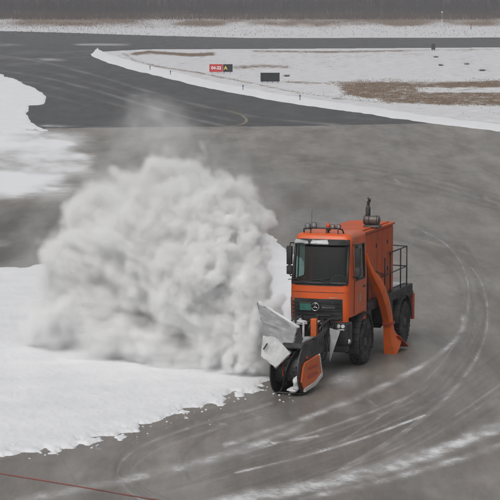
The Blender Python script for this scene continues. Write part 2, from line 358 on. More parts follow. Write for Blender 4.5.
def near_line(X, Y, p, wd_, am):         # exp falloff about a line, worked out only close to it
    out = np.zeros(X.shape); P = np.array(p, float)
    for i in range(0, len(P) - 1, 6):
        q = P[i:i + 7]; k = (X > q[:, 0].min() - 3 * wd_) & (X < q[:, 0].max() + 3 * wd_) & (Y > q[:, 1].min() - 3 * wd_) & (Y < q[:, 1].max() + 3 * wd_)
        if k.any(): out[k] = np.maximum(out[k], am * np.exp(-(line_d(X[k], Y[k], q) / wd_) ** 2))
    return out
def apron_snow(X, Y):
    n1 = fbm(X / 70, Y / 12, 4); n2 = fbm(X / 14, Y / 5, 3)
    s = .10 + .16 * sstep(n1, -.1, .25) + .06 * sstep(Y, 230, 150)
    for p, wd_, am in TRACKS_SNOW:
        s = np.maximum(s, near_line(X, Y, p, wd_, am) * (.9 + n2 * 1.0))
    # dusted band by the left edge, thinning out to the right
    s = np.maximum(s, (.74 + n1 * .8) * sstep(-X, -130 - n1 * 60, -50) * sstep(Y, 126, 136) * sstep(-Y, -212, -190 + n1 * 8))
    s = np.maximum(s, 1.25 * sstep(poly_sdf(X, Y * 2, [(-420, 300), (-30, 322), (20, 330), (70, 334), (96, 344), (70, 370), (30, 390), (-10, 396), (-420, 420)]) + n1 * 40 + n2 * 10, -34, 34))
    s = np.maximum(s, (.95 + n1 * .8 + n2 * .3) * sstep(poly_sdf(X, Y * 2, [(-420, 252), (28, 258), (60, 276), (88, 306), (104, 344), (60, 384), (-420, 410)]) + n1 * 40, -16, 16))
    s = np.maximum(s, .35 * sstep(-X, -40, 10) * sstep(-Y, -240, -205))
    # churned dark strip with slush left of the plume
    s = np.maximum(s, .5 * np.exp(-((Y - 243 - n2 * 8) / 3) ** 2) * sstep(-X, -25, 0))
    s = np.maximum(s, .55 * sstep(poly_sdf(X, Y, [(-300, 452), (0, 452), (120, 435), (262, 392), (320, 398), (260, 425), (120, 455), (0, 470), (-300, 480)]), 0, 10) * sstep(n2, .12, .3))
    # powder blown round the blower
    s = np.maximum(s, .55 * np.exp(-(np.hypot(X - 345, (Y - 378) * 1.6) / 22) ** 2))
    return s
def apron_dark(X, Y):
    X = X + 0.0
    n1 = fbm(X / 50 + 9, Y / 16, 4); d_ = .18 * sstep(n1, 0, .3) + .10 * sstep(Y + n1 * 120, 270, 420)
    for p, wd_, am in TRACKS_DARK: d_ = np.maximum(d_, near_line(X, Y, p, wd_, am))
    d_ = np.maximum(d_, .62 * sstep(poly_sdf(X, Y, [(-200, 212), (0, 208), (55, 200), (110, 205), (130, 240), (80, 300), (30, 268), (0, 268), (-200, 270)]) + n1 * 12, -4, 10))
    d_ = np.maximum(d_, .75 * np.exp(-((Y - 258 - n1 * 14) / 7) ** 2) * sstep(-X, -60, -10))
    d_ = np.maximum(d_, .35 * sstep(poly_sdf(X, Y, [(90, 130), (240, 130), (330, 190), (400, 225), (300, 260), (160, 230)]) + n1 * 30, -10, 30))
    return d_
xs_ = np.concatenate([np.linspace(-900, -60, 30), np.arange(-52, 555, 1.6), np.linspace(565, 1500, 30)])
ys_ = np.concatenate([np.arange(121, 133, .3), np.arange(133, 520, 1.3), np.linspace(530, 950, 25)])
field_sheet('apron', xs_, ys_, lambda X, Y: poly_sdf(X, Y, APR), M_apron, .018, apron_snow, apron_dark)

# lying snow with a real edge: the surface dips under the pavement where the snow ends
def snow_bed(poly, x0, x1, y0, y1, step, rag, thick, zbase=.018, aniso=(18, 5), soft=5.0):
    X, Y, V, F = px_grid(np.arange(x0, x1, step), np.arange(y0, y1, step * .75), 0.0)
    s = poly_sdf(X, Y, poly)
    rag = rag * (.25 + .75 * sstep(Y, 370, 395)) if y1 > 400 else rag
    r = rag * (fbm(X / aniso[0] + 3, Y / aniso[1], 5) * 2.2 + .35 * fbm(X / 3.5, Y / 1.6 + 5, 3))
    k = np.tanh((s + r) / soft)
    V[:, 2] = (zbase + thick * k + .5 * thick * np.clip(k, 0, 1) * fbm(X / 9, Y / 4, 4)).ravel()
    V2, F2, _ = prune(V, F, (k.ravel() > -.9))
    o = np_mesh('snow_cover', V2, F2, M_snow, smooth=True); o['kind'] = 'structure'; return o
NEAR = [(-400, 262), (0, 268), (28, 268), (60, 262), (120, 245), (200, 236), (255, 229), (268, 234), (279, 243), (288, 253), (303, 258), (306, 285), (294, 305), (289, 330), (283, 372), (265, 386), (225, 401), (190, 411), (160, 421), (120, 437), (85, 445), (60, 452), (0, 458), (-400, 470)]
snow_bed(NEAR, -300, 312, 222, 480, 1.2, 9, .055, .018, (11, 3.2), 4.0)
UPL = [(-420, 62), (0, 74), (16, 79), (34, 88), (46, 97), (44, 104), (30, 107), (27, 114), (30, 122), (48, 131), (20, 131), (-20, 133), (-420, 140)]
snow_bed(UPL, -420, 62, 58, 144, 1.4, 2.5, .05, .014, (14, 3), 2.0)

bed = [(p[0] - 1, p[1] + (1.3 if p[0] > 380 else .3)) for p in EDGE[3:]]
snow_bed(bed + [(p[0] + 6, p[1] - 6) for p in bed[::-1]], 88, 700, 48, 165, 1.2, .8, .05, .022, (14, 3), 1.0)

# painted lines
def paint_line(pts, half, m, z, n=10):
    P = [at(x, y) for x, y in spline(pts, n)]; v = []; f = []
    for i, p in enumerate(P):
        d = P[min(i + 1, len(P) - 1)] - P[max(i - 1, 0)]; d /= np.linalg.norm(d); nrm = np.array([-d[1], d[0], 0])
        for s in (-1, 1): q = p + nrm * half * s; v.append((q[0], q[1], z))
        if i: f.append((2 * i - 2, 2 * i - 1, 2 * i + 1, 2 * i))
    return pd('painted_line', v, f, m)
M_redpaint = mat('worn_red_paint', (.30, .055, .045), .7, var=.4, scale=2, dirt=(.16, .14, .13), dirt_amt=.95, dscale=5)
M_yelpaint = mat('worn_yellow_paint', (.26, .23, .15), .7, var=.3, scale=.5, dirt=(.07, .07, .07), dirt_amt=1.0, dscale=.6)
o = paint_line([(-200, 441), (0, 474.5), (75, 487), (150, 500), (260, 518)],   .036, M_redpaint, .024); tag(o, kind='structure')
o = paint_line([(128, 101), (175, 106), (215, 109), (236, 113), (246, 119), (243, 124), (228, 127)], .10, M_yelpaint, .019); tag(o, kind='structure')

def crumbs():
    rg = random.Random(9); bm = bmesh.new(); edge = spline([(0, 458), (60, 452), (120, 437), (160, 421), (190, 411), (225, 401), (265, 386), (300, 400)], 10)
    for k in range(70):
        i = rg.randrange(len(edge) - 1); c = edge[i]; sp = abs(rg.gauss(0, 1)); x = c[0] + rg.uniform(-14, 14); y = c[1] + rg.uniform(-3, 3) + sp * 5
        p = at(x, y); r = rg.uniform(.008, .028) * (1.5 if rg.random() < .1 else 1)
        b = bmesh.new(); bmesh.ops.create_icosphere(b, subdivisions=1, radius=r)
        for v in b.verts: v.co = Vector((v.co.x * rg.uniform(.7, 1.6), v.co.y * rg.uniform(.7, 1.6), v.co.z * rg.uniform(.5, .9))) + Vector((p[0], p[1], .018 + r * .3))
        join(bm, b)
    o = obj('snow_crumbs', bm, M_snow); tag(o, 'small crumbs of snow shed along the ragged snow edge', 'snow', kind='stuff')
crumbs()

# ------------------------------------------------------------------ vegetation
M_grass = mat('dry_grass', (.27, .20, .135), .9, var=.45, scale=.4, spec=.1)
M_brush = mat('reddish_brush', (.085, .064, .058), .95, var=.4, scale=.15, spec=.1)
M_wood = mat('bare_wood', (.036, .033, .035), .95, var=.35, scale=.3, spec=.1)
M_birch = mat('pale_bark', (.36, .34, .33), .9, var=.3, scale=1, spec=.1)
vr = np.random.default_rng(3)
def blades(name, base, hgt, wid, m, lean=.35):
    n = len(base); a = vr.random(n) * 2 * PI; h = hgt * (.5 + vr.random(n)); ln = lean * (vr.random((n, 2)) - .5) * h[:, None] * 2
    d = np.stack([np.cos(a), np.sin(a), np.zeros(n)], -1) * (wid * (.5 + vr.random(n)))[:, None]
    tip = base + np.stack([ln[:, 0], ln[:, 1], h], -1)
    V = np.stack([base - d, base + d, tip], 1).reshape(-1, 3); F = np.arange(3 * n).reshape(-1, 3)
    return np_mesh(name, V, F, m)
def scatter_px(fn, n, x0, x1, y0, y1):
    X = vr.uniform(x0, x1, n * 6); Y = vr.uniform(y0, y1, n * 6); k = vr.random(n * 6) < fn(X, Y)
    X, Y = X[k][:n], Y[k][:n]; wx, wy = at_arr(X, Y); return np.stack([wx, wy, np.zeros(len(wx))], -1)
def dens_patch(X, Y):
    n = fbm(X / 30, Y / 4, 4)
    s = sstep(poly_sdf(X, Y * 3, [(335, 246), (420, 243), (560, 237), (760, 240), (760, 322), (520, 318), (440, 318), (385, 306), (345, 285)]) + n * 26, -4, 8)
    return np.where((Y > 86.5) & (Y < 93.5) & (X > 425 + n * 60), s * .08, s) * sstep(n, -.28, .1)
tag(blades('dry_grass', scatter_px(dens_patch, 15000, 290, 760, 78, 110), .09, .024, M_grass, .9), 'patches of straw brown grass poking through the snow right of the infield', 'grass', kind='stuff')
def dens_line(X, Y):
    d = np.minimum.reduce([line_d(X, Y * 3, [(a, b * 3) for a, b in L]) / w for L, w in (
        ([(118, 55), (126, 59), (160, 67), (200, 73.5), (250, 83), (300, 93), (345, 99), (400, 104.5)], 2.2), ([(132, 55), (150, 52), (190, 55), (212, 54)], 3), ([(236, 68), (262, 66), (285, 67)], 4), ([(290, 82), (340, 84)], 4), ([(255, 51), (330, 51.5), (430, 50), (520, 49)], 1.8))])
    return np.exp(-d * d) * sstep(fbm(X / 20, Y / 3, 3), -.2, .15) + .018 * (Y > 52)* (X>120) * sstep(fbm(X / 40, Y / 5, 3), -.05, .2)
def in_infield(X, Y): return dens_line(X, Y) * (poly_sdf(X, Y, [(112, 53)] + [(p[0] + 4, p[1] - 3) for p in EDGE[4:-14]] + [(620, 50), (300, 50)]) > 0)
tag(blades('stubble', scatter_px(in_infield, 7000, 100, 520, 49, 120), .09, .024, M_grass, .9), 'thin line of dry grass stubble along the snowy infield edge', 'grass', kind='stuff')
# weeds beyond the runway
def far_weeds(X, Y): return .55 * sstep(-Y, -36, -20) * sstep(fbm(X / 60, Y / 3, 3), -.1, .2) * (1 - .6 * sstep(X, 360, 420)) + .05
tag(blades('weeds', scatter_px(far_weeds, 9000, -150, 650, 19, 36.5), .26, .04, M_brush, .9), 'sparse brown weeds in the snow beyond the runway', 'weeds', kind='stuff')
# brush belt before the wood
def brush_dens(X, Y): return .4 + .6 * sstep(fbm(X / 40, Y / 2, 3), -.2, .2)
bb = scatter_px(brush_dens, 26000, -220, 720, 13.5, 20)
tag(blades('brush', bb, 1.5, .05, M_brush, .45), 'reddish brown belt of bare brush in front of the wood', 'brush', kind='stuff')
tb = scatter_px(brush_dens, 26000, -220, 720, 8.5, 14.6)
tag(blades('thicket', tb, 3.6, .06, M_wood, .5), 'dark thicket of bare shrubs along the foot of the far wood', 'thicket', kind='stuff')
# bare wood: tapered trunks with limbs and twigs, one mass at this distance
def wood():
    V, F, F2, nv = [], [], [], 0
    Vs, Fs = [], []
    def limb(a, b, ra, rb, pale=False):
        nonlocal nv
        d = b - a; u = np.array([1., 0, 0]); w_ = np.array([0, .6, .8]) if abs(d[2]) < .6 * np.linalg.norm(d) else np.array([0, 1., 0])
        ring = [(1, 0), (-.5, .87), (-.5, -.87)]
        V.extend([a + (u * p + w_ * q) * ra for p, q in ring] + [b + (u * p + w_ * q) * rb for p, q in ring])
        for k in range(3): F.append((nv + k, nv + (k + 1) % 3, nv + 3 + (k + 1) % 3, nv + 3 + k))
        nv += 6
    for row in range(16):
        for i in range(125):
            y = 14.5 - row * .5 - vr.random() * .5; x = -300 + (i + vr.random()) * 8.9
            p = at(x, y); p[2] = 0; h = vr.uniform(9, 16); r = vr.uniform(.07, .15)
            top = p + np.array([vr.normal() * .5, vr.normal() * .5, h]); limb(p, top, r, .03)
            for k in range(14):
                t = vr.uniform(.03, .8); a = p + (top - p) * t; an = vr.random() * 2 * PI; l = vr.uniform(1.2, 3.6) * (1.15 - t)
                e = a + np.array([math.cos(an) * l, math.sin(an) * l, l * vr.uniform(.35, 1.1)]); limb(a, e, .055, .02)
                for q in range(4):
                    s = a + (e - a) * vr.uniform(.3, 1); an2 = vr.random() * 2 * PI; l2 = l * .6
                    limb(s, s + np.array([math.cos(an2) * l2, math.sin(an2) * l2, l2 * vr.uniform(.1, 1)]), .035, .02)
    return np_mesh('wood', np.array(V), np.array(F), M_wood)
tag(wood(), 'dark hazy mass of bare leafless trees along the far edge of the airfield', 'wood', kind='stuff')

# ------------------------------------------------------------------ the snow blower truck
M_or = mat('orange_paint', (.70, .10, .009), .42, var=.2, scale=1.6, dirt=(.30, .17, .11), dirt_amt=.4, dscale=2.2, spec=.5, coat=.15)
M_or2 = mat('faded_orange_paint', (.58, .085, .014), .5, var=.25, scale=2.2, dirt=(.28, .17, .12), dirt_amt=.45, dscale=1.8, spec=.3)
M_chuteor = mat('bright_orange_paint', (.74, .125, .010), .45, var=.12, scale=2, dirt=(.24, .13, .08), dirt_amt=.5, dscale=3)
M_redor = mat('red_orange_paint', (.45, .05, .015), .5, var=.2, scale=3, dirt=(.2, .12, .1), dirt_amt=.4)
M_blk = mat('black_plastic', (.018, .019, .021), .55, var=.3, scale=3, dirt=(.12, .12, .12), dirt_amt=.35, dscale=3)
M_iron = mat('dark_steel', (.025, .025, .027), .5, var=.3, scale=4, dirt=(.09, .088, .085), dirt_amt=.5, dscale=4)
M_tyre = mat('tyre_rubber', (.014, .014, .015), .85, var=.3, scale=5, dirt=(.16, .155, .15), dirt_amt=.55, dscale=5)
M_rim = mat('grey_rim', (.055, .055, .057), .6, var=.2, scale=5, dirt=(.14, .135, .13), dirt_amt=.6, dscale=5)
M_chrome = mat('bright_metal', (.6, .61, .62), .25, 1.0)
M_alu = mat('sooty_metal', (.17, .15, .135), .5, .5, var=.4, scale=6, dirt=(.09, .075, .065), dirt_amt=.6, dscale=4)
M_lamp = mat('lamp_glass', (.62, .64, .65), .15, 0, var=.25, scale=20)
M_spot = mat('spot_glass', (.16, .17, .18), .12)
M_int = mat('cab_trim', (.03, .031, .034), .8, var=.2, scale=4)
M_white = mat('white_paint', (.68, .68, .67), .5, var=.12, scale=4, dirt=(.3, .29, .28), dirt_amt=.5, dscale=4)
M_cake = mat('caked_snow', (.66, .67, .68), .85, var=.18, scale=4, bump=.8, bscale=9, dirt=(.42, .42, .42), dirt_amt=.55, dscale=3, spec=.15)
M_greymetal = mat('snow_dusted_metal', (.36, .365, .37), .6, var=.3, scale=3, bump=.3, bscale=12, dirt=(.62, .63, .64), dirt_amt=.8, dscale=3.5)
M_green = mat('green_panel', (.05, .19, .15), .4, var=.25, scale=9)
M_beacon = mat('beacon_lens', (.55, .07, .02), .25)
M_teal = mat('hydraulic_hose', (.012, .013, .014), .5)
def glass_mat(name, tint, gl=.6):
    m = bpy.data.materials.new(name); m.use_nodes = True; t = m.node_tree; t.nodes.clear()
    o = t.nodes.new('ShaderNodeOutputMaterial'); mx = t.nodes.new('ShaderNodeMixShader'); tr = t.nodes.new('ShaderNodeBsdfTransparent'); g = t.nodes.new('ShaderNodeBsdfGlossy')
    lw = t.nodes.new('ShaderNodeLayerWeight'); lw.inputs[0].default_value = .5; pw = t.nodes.new('ShaderNodeMath'); pw.operation = 'POWER'; pw.inputs[1].default_value = 4.0; t.links.new(lw.outputs['Facing'], pw.inputs[0]); fr = t.nodes.new('ShaderNodeMath'); fr.operation = 'MULTIPLY_ADD'; fr.inputs[1].default_value = .9; fr.inputs[2].default_value = .04; t.links.new(pw.outputs[0], fr.inputs[0]); tr.inputs[0].default_value = (*tint, 1); g.inputs['Roughness'].default_value = .03; g.inputs['Color'].default_value = (gl, gl, gl, 1)
    t.links.new(fr.outputs[0], mx.inputs[0]); t.links.new(tr.outputs[0], mx.inputs[1]); t.links.new(g.outputs[0], mx.inputs[2]); t.links.new(mx.outputs[0], o.inputs[0]); return m
M_glass = glass_mat('tinted_glass', (.44, .60, .56))
M_side = glass_mat('side_glass', (.82, .92, .90))

YAW = R(18)
truck = bpy.data.objects.new('snow_blower_truck', None); COL.objects.link(truck)
truck.location = (2.154, 62.396, .018); truck.rotation_euler = (0, 0, -PI / 2 - YAW)
tag(truck, 'orange airport truck with snow blower in front, dark cab glass and orange rear box', 'truck')
T_ = truck
ip = lambda z, t: float(np.interp(z, [a for a, _ in t], [b for _, b in t]))
XF = [(.90, 1.33), (1.25, 1.37), (1.72, 1.40), (2.12, 1.37), (2.6, 1.27), (3.13, 1.12), (3.23, 1.07), (3.32, .98)]
WD = [(.9, .75), (2.2, .76), (3.15, .725), (3.32, .70)]
CR, BOW, XR = .15, .07, -.30
def front_pt(y, z, off=0.0):
    w_ = ip(z, WD); e = max(0.0, (abs(y) - (w_ - CR)) / CR); e = min(e, 1.0)
    x = ip(z, XF) - BOW * (y / w_) ** 2 - CR * (1 - math.sqrt(max(0, 1 - e * e)))
    n = Vector((1, .25 * y + (1.2 * e * math.copysign(1, y)), .12)).normalized()
    return Vector((x, y, z)) + n * off
def front_ys(z):
    w_ = ip(z, WD); c = w_ - CR
    arc = [c + CR * math.sin(a * PI / 2 / 5) for a in range(0, 6)]
    pos = [0, .14, .28, .42] + arc
    return [-v for v in pos[:0:-1]] + pos
def cab_ring(z, inset=0.0):
    w_ = ip(z, WD); pts = [Vector((x, -w_, z)) for x in (XR, -.04, .14, .46, .80)] + [front_pt(y, z) for y in front_ys(z)] + [Vector((x, w_, z)) for x in (.80, .46, .14, -.04, XR)]
    if inset:
        cx = .45
        pts = [Vector((cx + (p.x - cx) * (1 - inset / .85), p.y * (1 - inset / .7), p.z)) for p in pts]
    return pts
def front_patch(y0, y1, z0, z1, off, ny=10, nz=4, thick=.02):
    bm = bmesh.new(); P = [[front_pt(y0 + (y1 - y0) * j / ny, z0 + (z1 - z0) * i / nz, off) for j in range(ny + 1)] for i in range(nz + 1)]
    Q = [[p + Vector((-thick, 0, 0)) for p in r] for r in P]
    A = [[bm.verts.new(p) for p in r] for r in P]; B = [[bm.verts.new(p) for p in r] for r in Q]
    for i in range(nz):
        for j in range(ny):
            bm.faces.new((A[i][j], A[i][j + 1], A[i + 1][j + 1], A[i + 1][j])); bm.faces.new((B[i][j], B[i + 1][j], B[i + 1][j + 1], B[i][j + 1]))
    for i in range(nz):
        bm.faces.new((A[i][0], A[i + 1][0], B[i + 1][0], B[i][0])); bm.faces.new((A[i][ny], B[i][ny], B[i + 1][ny], A[i + 1][ny]))
    for j in range(ny):
        bm.faces.new((A[0][j], B[0][j], B[0][j + 1], A[0][j + 1])); bm.faces.new((A[nz][j], A[nz][j + 1], B[nz][j + 1], B[nz][j]))
    return bm
zs = [.98, 1.12, 1.30, 1.50, 1.72, 1.92, 2.14, 2.36, 2.58, 2.82, 3.02, 3.13, 3.21]
rings = [cab_ring(z) for z in zs] + [[p + Vector((0, 0, .04)) for p in cab_ring(3.23, .02)], [p + Vector((0, 0, .055)) for p in cab_ring(3.25, .06)], [p + Vector((0, 0, .07)) for p in cab_ring(3.26, .22)]]
bm = bmesh.new(); RV = [[bm.verts.new(p) for p in r] for r in rings]; nP = len(RV[0]); nF = len(front_ys(2))
def is_open(i, k):
    if i + 1 >= len(zs): return False
    z0, z1 = zs[i], zs[i + 1]
    if 2.13 < z0 and z1 < 3.14 and 5 + 3 <= k < 5 + nF - 4: return True            # windscreen
    if 2.13 < z0 and z1 < 3.03 and (k in (1, 2, 3) or nP - 2 - k in (1, 2, 3)): return True   # side windows
    if z1 < 1.31 and (k in (2, 3, 4, 5, 6) or nP - 2 - k in (2, 3, 4, 5, 6)): return True      # wheel arch
    return False
for i in range(len(RV) - 1):
    for k in range(nP - 1):
        if not is_open(i, k): bm.faces.new((RV[i][k], RV[i][k + 1], RV[i + 1][k + 1], RV[i + 1][k]))
    bm.faces.new((RV[i][nP - 1], RV[i][0], RV[i + 1][0], RV[i + 1][nP - 1]))
bm.faces.new(RV[-1])
cab = obj('cab', bm, M_or, T_, smooth=True, auto=40)
# glass
i0, i1 = zs.index(2.14), zs.index(3.13); ka, kb = 8, 5 + nF - 4
bm = bmesh.new()
g = [[bm.verts.new(rings[i][k] + Vector((.004, 0, 0))) for k in range(ka, kb + 1)] for i in range(i0, i1 + 1)]
for a, b in zip(g, g[1:]):
    for k in range(len(a) - 1): bm.faces.new((a[k], a[k + 1], b[k + 1], b[k]))
obj('windscreen', bm, M_glass, cab, smooth=True)
bm = bmesh.new()
tube(bm, [rings[i0][k] for k in range(ka, kb + 1)], .038); tube(bm, [rings[i1][k] for k in range(ka, kb + 1)], .03)
tube(bm, [rings[i][ka] for i in range(i0, i1 + 1)], .032); tube(bm, [rings[i][kb] for i in range(i0, i1 + 1)], .032)
obj('windscreen_seal', bm, M_blk, cab, smooth=True)
obj('lower_surround', front_patch(-.72, .70, 2.08, 2.15, .006, 12, 1, .01), M_blk, cab)
obj('upper_surround', front_patch(-.66, .66, 3.11, 3.195, .006, 12, 1, .01), M_blk, cab)
obj('pillar_trim', front_patch(-.725, -.645, 2.12, 3.15, .008, 2, 6, .01), M_blk, cab)
for s in (-1, 1):                          # wipers
    bm = bmesh.new(); a = front_pt(.02 + s * .30, 2.15, .05); b = front_pt(.02 + s * .30 - .28, 2.22, .05)
    tube(bm, [a, (a + b) / 2 + Vector((.02, 0, 0)), b], .009); beam(bm, b + Vector((0, -.22, -.02)), b + Vector((0, .24, .03)), .012, .02)
    obj('wiper', bm, M_blk, cab)
# sun visor across the top of the windscreen with snow lying on it
bm = bmesh.new(); top = [front_pt(y, 3.17, .02) for y in np.linspace(-.68, .68, 13)]
for k in range(12):
    a, b = top[k], top[k + 1]; d = Vector((.17, 0, -.10))
    prism(bm, [a, b, b + d, a + d], (0, 0, .012))
visor = obj('sun_visor', bm, M_blk, cab)
def snow_patch(parent, pts, up, m=M_cake, name='snow_patch'):
    bm = bmesh.new(); prism(bm, pts, up); bmesh.ops.subdivide_edges(bm, edges=bm.edges[:], cuts=2, use_grid_fill=True)
    for v in bm.verts: v.co += Vector((random.uniform(-.012, .012), random.uniform(-.012, .012), random.uniform(-.008, .012)))
    return obj(name, bm, m, parent, smooth=True)
def vis_pt(y, t): return front_pt(y, 3.17, .02) + Vector((.17, 0, -.10)) * t + Vector((0, 0, .014))
snow_patch(visor, [vis_pt(-.22, .35), vis_pt(.16, .3), vis_pt(.22, 1.0), vis_pt(-.02, 1.0), vis_pt(-.24, 1.0)], (0, 0, .025))
snow_patch(visor, [vis_pt(-.66, .2), vis_pt(-.34, .5), vis_pt(-.30, 1.0), vis_pt(-.67, 1.0)], (0, 0, .02), M_greymetal)
# doors, with window and handle
for s in (-1, 1):
    bm = bmesh.new(); w0 = .008
    def sp(x, z, o=w0): return Vector((x, s * (ip(z, WD) + o), z))
    def quad(x0, x1, z0, z1, n=3):
        for q in range(n):
            za, zb = z0 + (z1 - z0) * q / n, z0 + (z1 - z0) * (q + 1) / n
            prism(bm, [sp(x0, za), sp(x1, za), sp(x1, zb), sp(x0, zb)], (0, s * .012, 0))
    quad(-.10, .86, 1.34, 2.16, 6); quad(-.10, -.03, 2.16, 3.10); quad(.80, .90, 2.16, 3.02); quad(-.03, .86, 3.02, 3.10, 1)
    door = obj('door', bm, M_or, T_)
    bm = bmesh.new(); prism(bm, [sp(-.03, 2.16, .004), sp(.80, 2.16, .004), sp(.80, 3.02, .004), sp(-.03, 3.02, .004)], (0, s * .006, 0)); obj('window', bm, M_side, door)
    bm = bmesh.new()
    tube(bm, [sp(-.03, 2.16, .022), sp(.80, 2.16, .022), sp(.80, 3.02, .022), sp(-.03, 3.02, .022), sp(-.03, 2.16, .022)], .02); tube(bm, [sp(.55, 2.16, .02), sp(.55, 3.02, .02)], .016)
    obj('window_seal', bm, M_blk, door)
    bm = bmesh.new(); box(bm, -.04, .12, s * .775 - .02, s * .775 + .02, 1.93, 1.98, .008); obj('handle', bm, M_blk, door)
    bm = bmesh.new()                       # pale worn badge on the door
    for q in range(5):
        a = q * .35; tube(bm, [sp(.30 + .10 * math.cos(a + t) + q * .02, 1.62 + .08 * math.sin(a + t) + q * .02, .026) for t in (0, .25, .5)], .012, 5)
    obj('badge', bm, M_greymetal, door)
    # mirrors
    bm = bmesh.new(); y = s * (.90 if s > 0 else .84)
    box(bm, 1.0, 1.12, y - .07, y + .07, 2.54, 3.0, .03); box(bm, 1.0, 1.12, y - .07, y + .07, 2.30, 2.52, .03)
    mir = obj('mirror', bm, M_blk, T_, smooth=True, auto=40)
    bm = bmesh.new(); tube(bm, [(.92, s * .72, 3.06), (1.05, y - s * .02, 3.08), (1.06, y, 2.97)], .016); obj('mirror_arm', bm, M_blk, mir); bm = bmesh.new(); tube(bm, [(.95, s * .74, 2.28), (1.05, y - s * .02, 2.26), (1.06, y, 2.34)], .016); obj('mirror_arm', bm, M_blk, mir)
    bm = bmesh.new(); prism(bm, [(.996, y - .055, 2.45), (.996, y + .055, 2.57), (.996, y + .055, 2.97), (.996, y - .055, 2.97)], (-.003, 0, 0)); obj('mirror_glass', bm, M_chrome, mir)
# inside of the cab
bm = bmesh.new(); box(bm, -.27, .9, -.62, .62, 1.35, 1.62, .02); box(bm, -.285, -.255, -.64, .64, 1.4, 3.1, .01); box(bm, .88, 1.2, -.62, .62, 1.6, 2.08, .05); obj('cab_interior', bm, M_int, cab)
for s in (-1, 1):
    bm = bmesh.new(); box(bm, .0, .45, s * .34 - .2, s * .34 + .2, 1.62, 1.85, .05); box(bm, -.15, .02, s * .34 - .2, s * .34 + .2, 1.8, 2.55, .06); box(bm, -.12, -.0, s * .34 - .11, s * .34 + .11, 2.56, 2.78, .04); obj('seat', bm, M_int, T_, smooth=True)
bm = bmesh.new(); ct = Vector((.80, .34, 2.14)); tube(bm, [ct + Vector((-.10 * math.sin(a) * .6, .19 * math.cos(a), .19 * math.sin(a) * .75)) for a in np.linspace(0, 2 * PI, 20)], .016); bar(bm, (.8, .34, 2.12), (.98, .34, 1.98), .02); obj('steering_wheel', bm, M_blk, T_)
# grille
grille = obj('grille', front_patch(-.735, .60, 1.22, 1.76, .012), M_blk, T_, smooth=True, auto=35)
for z in (1.30, 1.395, 1.49, 1.585, 1.68):
    obj('slat', front_patch(-.66, .56, z - .028, z + .014, .034, 10, 1, .03), M_blk, grille)
for y0, y1, z in ((-.05, .30, 1.355), (.10, .42, 1.545), (.24, .50, 1.27), (-.58, -.46, 1.29), (-.4, -.2, 1.26)):
    obj('trim', front_patch(y0, y1, z - .009, z + .009, .062, 4, 1, .015), M_chrome, grille)
obj('panel', front_patch(-.46, -.17, 1.465, 1.635, .06, 4, 2, .02), M_green, grille)
obj('panel_frame', front_patch(-.48, -.15, 1.645, 1.665, .065, 4, 1, .02), M_alu, grille)
bm = bmesh.new(); ec = front_pt(-.06, 1.56, .075)
tube(bm, [ec + Vector((0, .095 * math.cos(a), .095 * math.sin(a))) for a in np.linspace(0, 2 * PI, 25)], .011, 6)
for k in range(3):
    a = PI / 2 + k * 2 * PI / 3; bar(bm, ec, ec + Vector((0, .093 * math.cos(a), .093 * math.sin(a))), .022, .004, 6)
obj('emblem', bm, M_chrome, grille, smooth=True)
obj('lettering', front_patch(.27, .50, 1.785, 1.80, .006, 3, 1, .004), M_greymetal, cab)
# bumper and lamps
bm = bmesh.new(); box(bm, 1.05, 1.44, -.70, .72, .62, 1.20, .07, None, 3); box(bm, 1.1, 1.40, -.66, .66, .46, .64, .04)
bumper = obj('bumper', bm, M_blk, T_, smooth=True, auto=40)
for s in (-1, 1):
    bm = bmesh.new(); box(bm, 1.40, 1.46, s * .535 - .12, s * .535 + .12, 1.0, 1.20, .025); hl = obj('headlight', bm, M_iron, T_)
    for q in (-.055, .055):
        bm = bmesh.new(); lathe(bm, [(.0, .0), (.03, .018), (.046, .012), (.05, 0), (.05, -.03)], 14, 'X', (1.465, s * .535 + q, 1.11)); obj('lens', bm, M_lamp, hl, smooth=True)
    bm = bmesh.new(); box(bm, 1.462, 1.472, s * .535 - .09, s * .535 + .09, 1.015, 1.045, .003); obj('indicator', bm, M_lamp, hl)
    bm = bmesh.new(); lathe(bm, [(.0, .0), (.04, .016), (.06, .0), (.06, -.05)], 14, 'X', (1.40, s * .70, .74)); obj('fog_lamp', bm, M_lamp, T_, smooth=True)
    # arch flare and steps
    bm = bmesh.new()
    arc = [Vector((.68 * math.cos(a), 0, .56 + .70 * math.sin(a))) for a in np.linspace(-.10 * PI, 1.12 * PI, 18)]
    for a, b in zip(arc, arc[1:]):
        n_ = Vector(((a.x + b.x) / 2, 0, (a.z + b.z) / 2 - .56)).normalized() * .045
        prism(bm, [a + Vector((0, s * .44, 0)), b + Vector((0, s * .44, 0)), b + Vector((0, s * .775, 0)), a + Vector((0, s * .775, 0))], n_)
    obj('front_fender', bm, M_blk, T_, smooth=True, auto=30)
    bm = bmesh.new(); box(bm, -.62, -.30, s * .60 - .14, s * .60 + .14, .55, 1.30, .03); obj('step_box', bm, M_blk, T_)
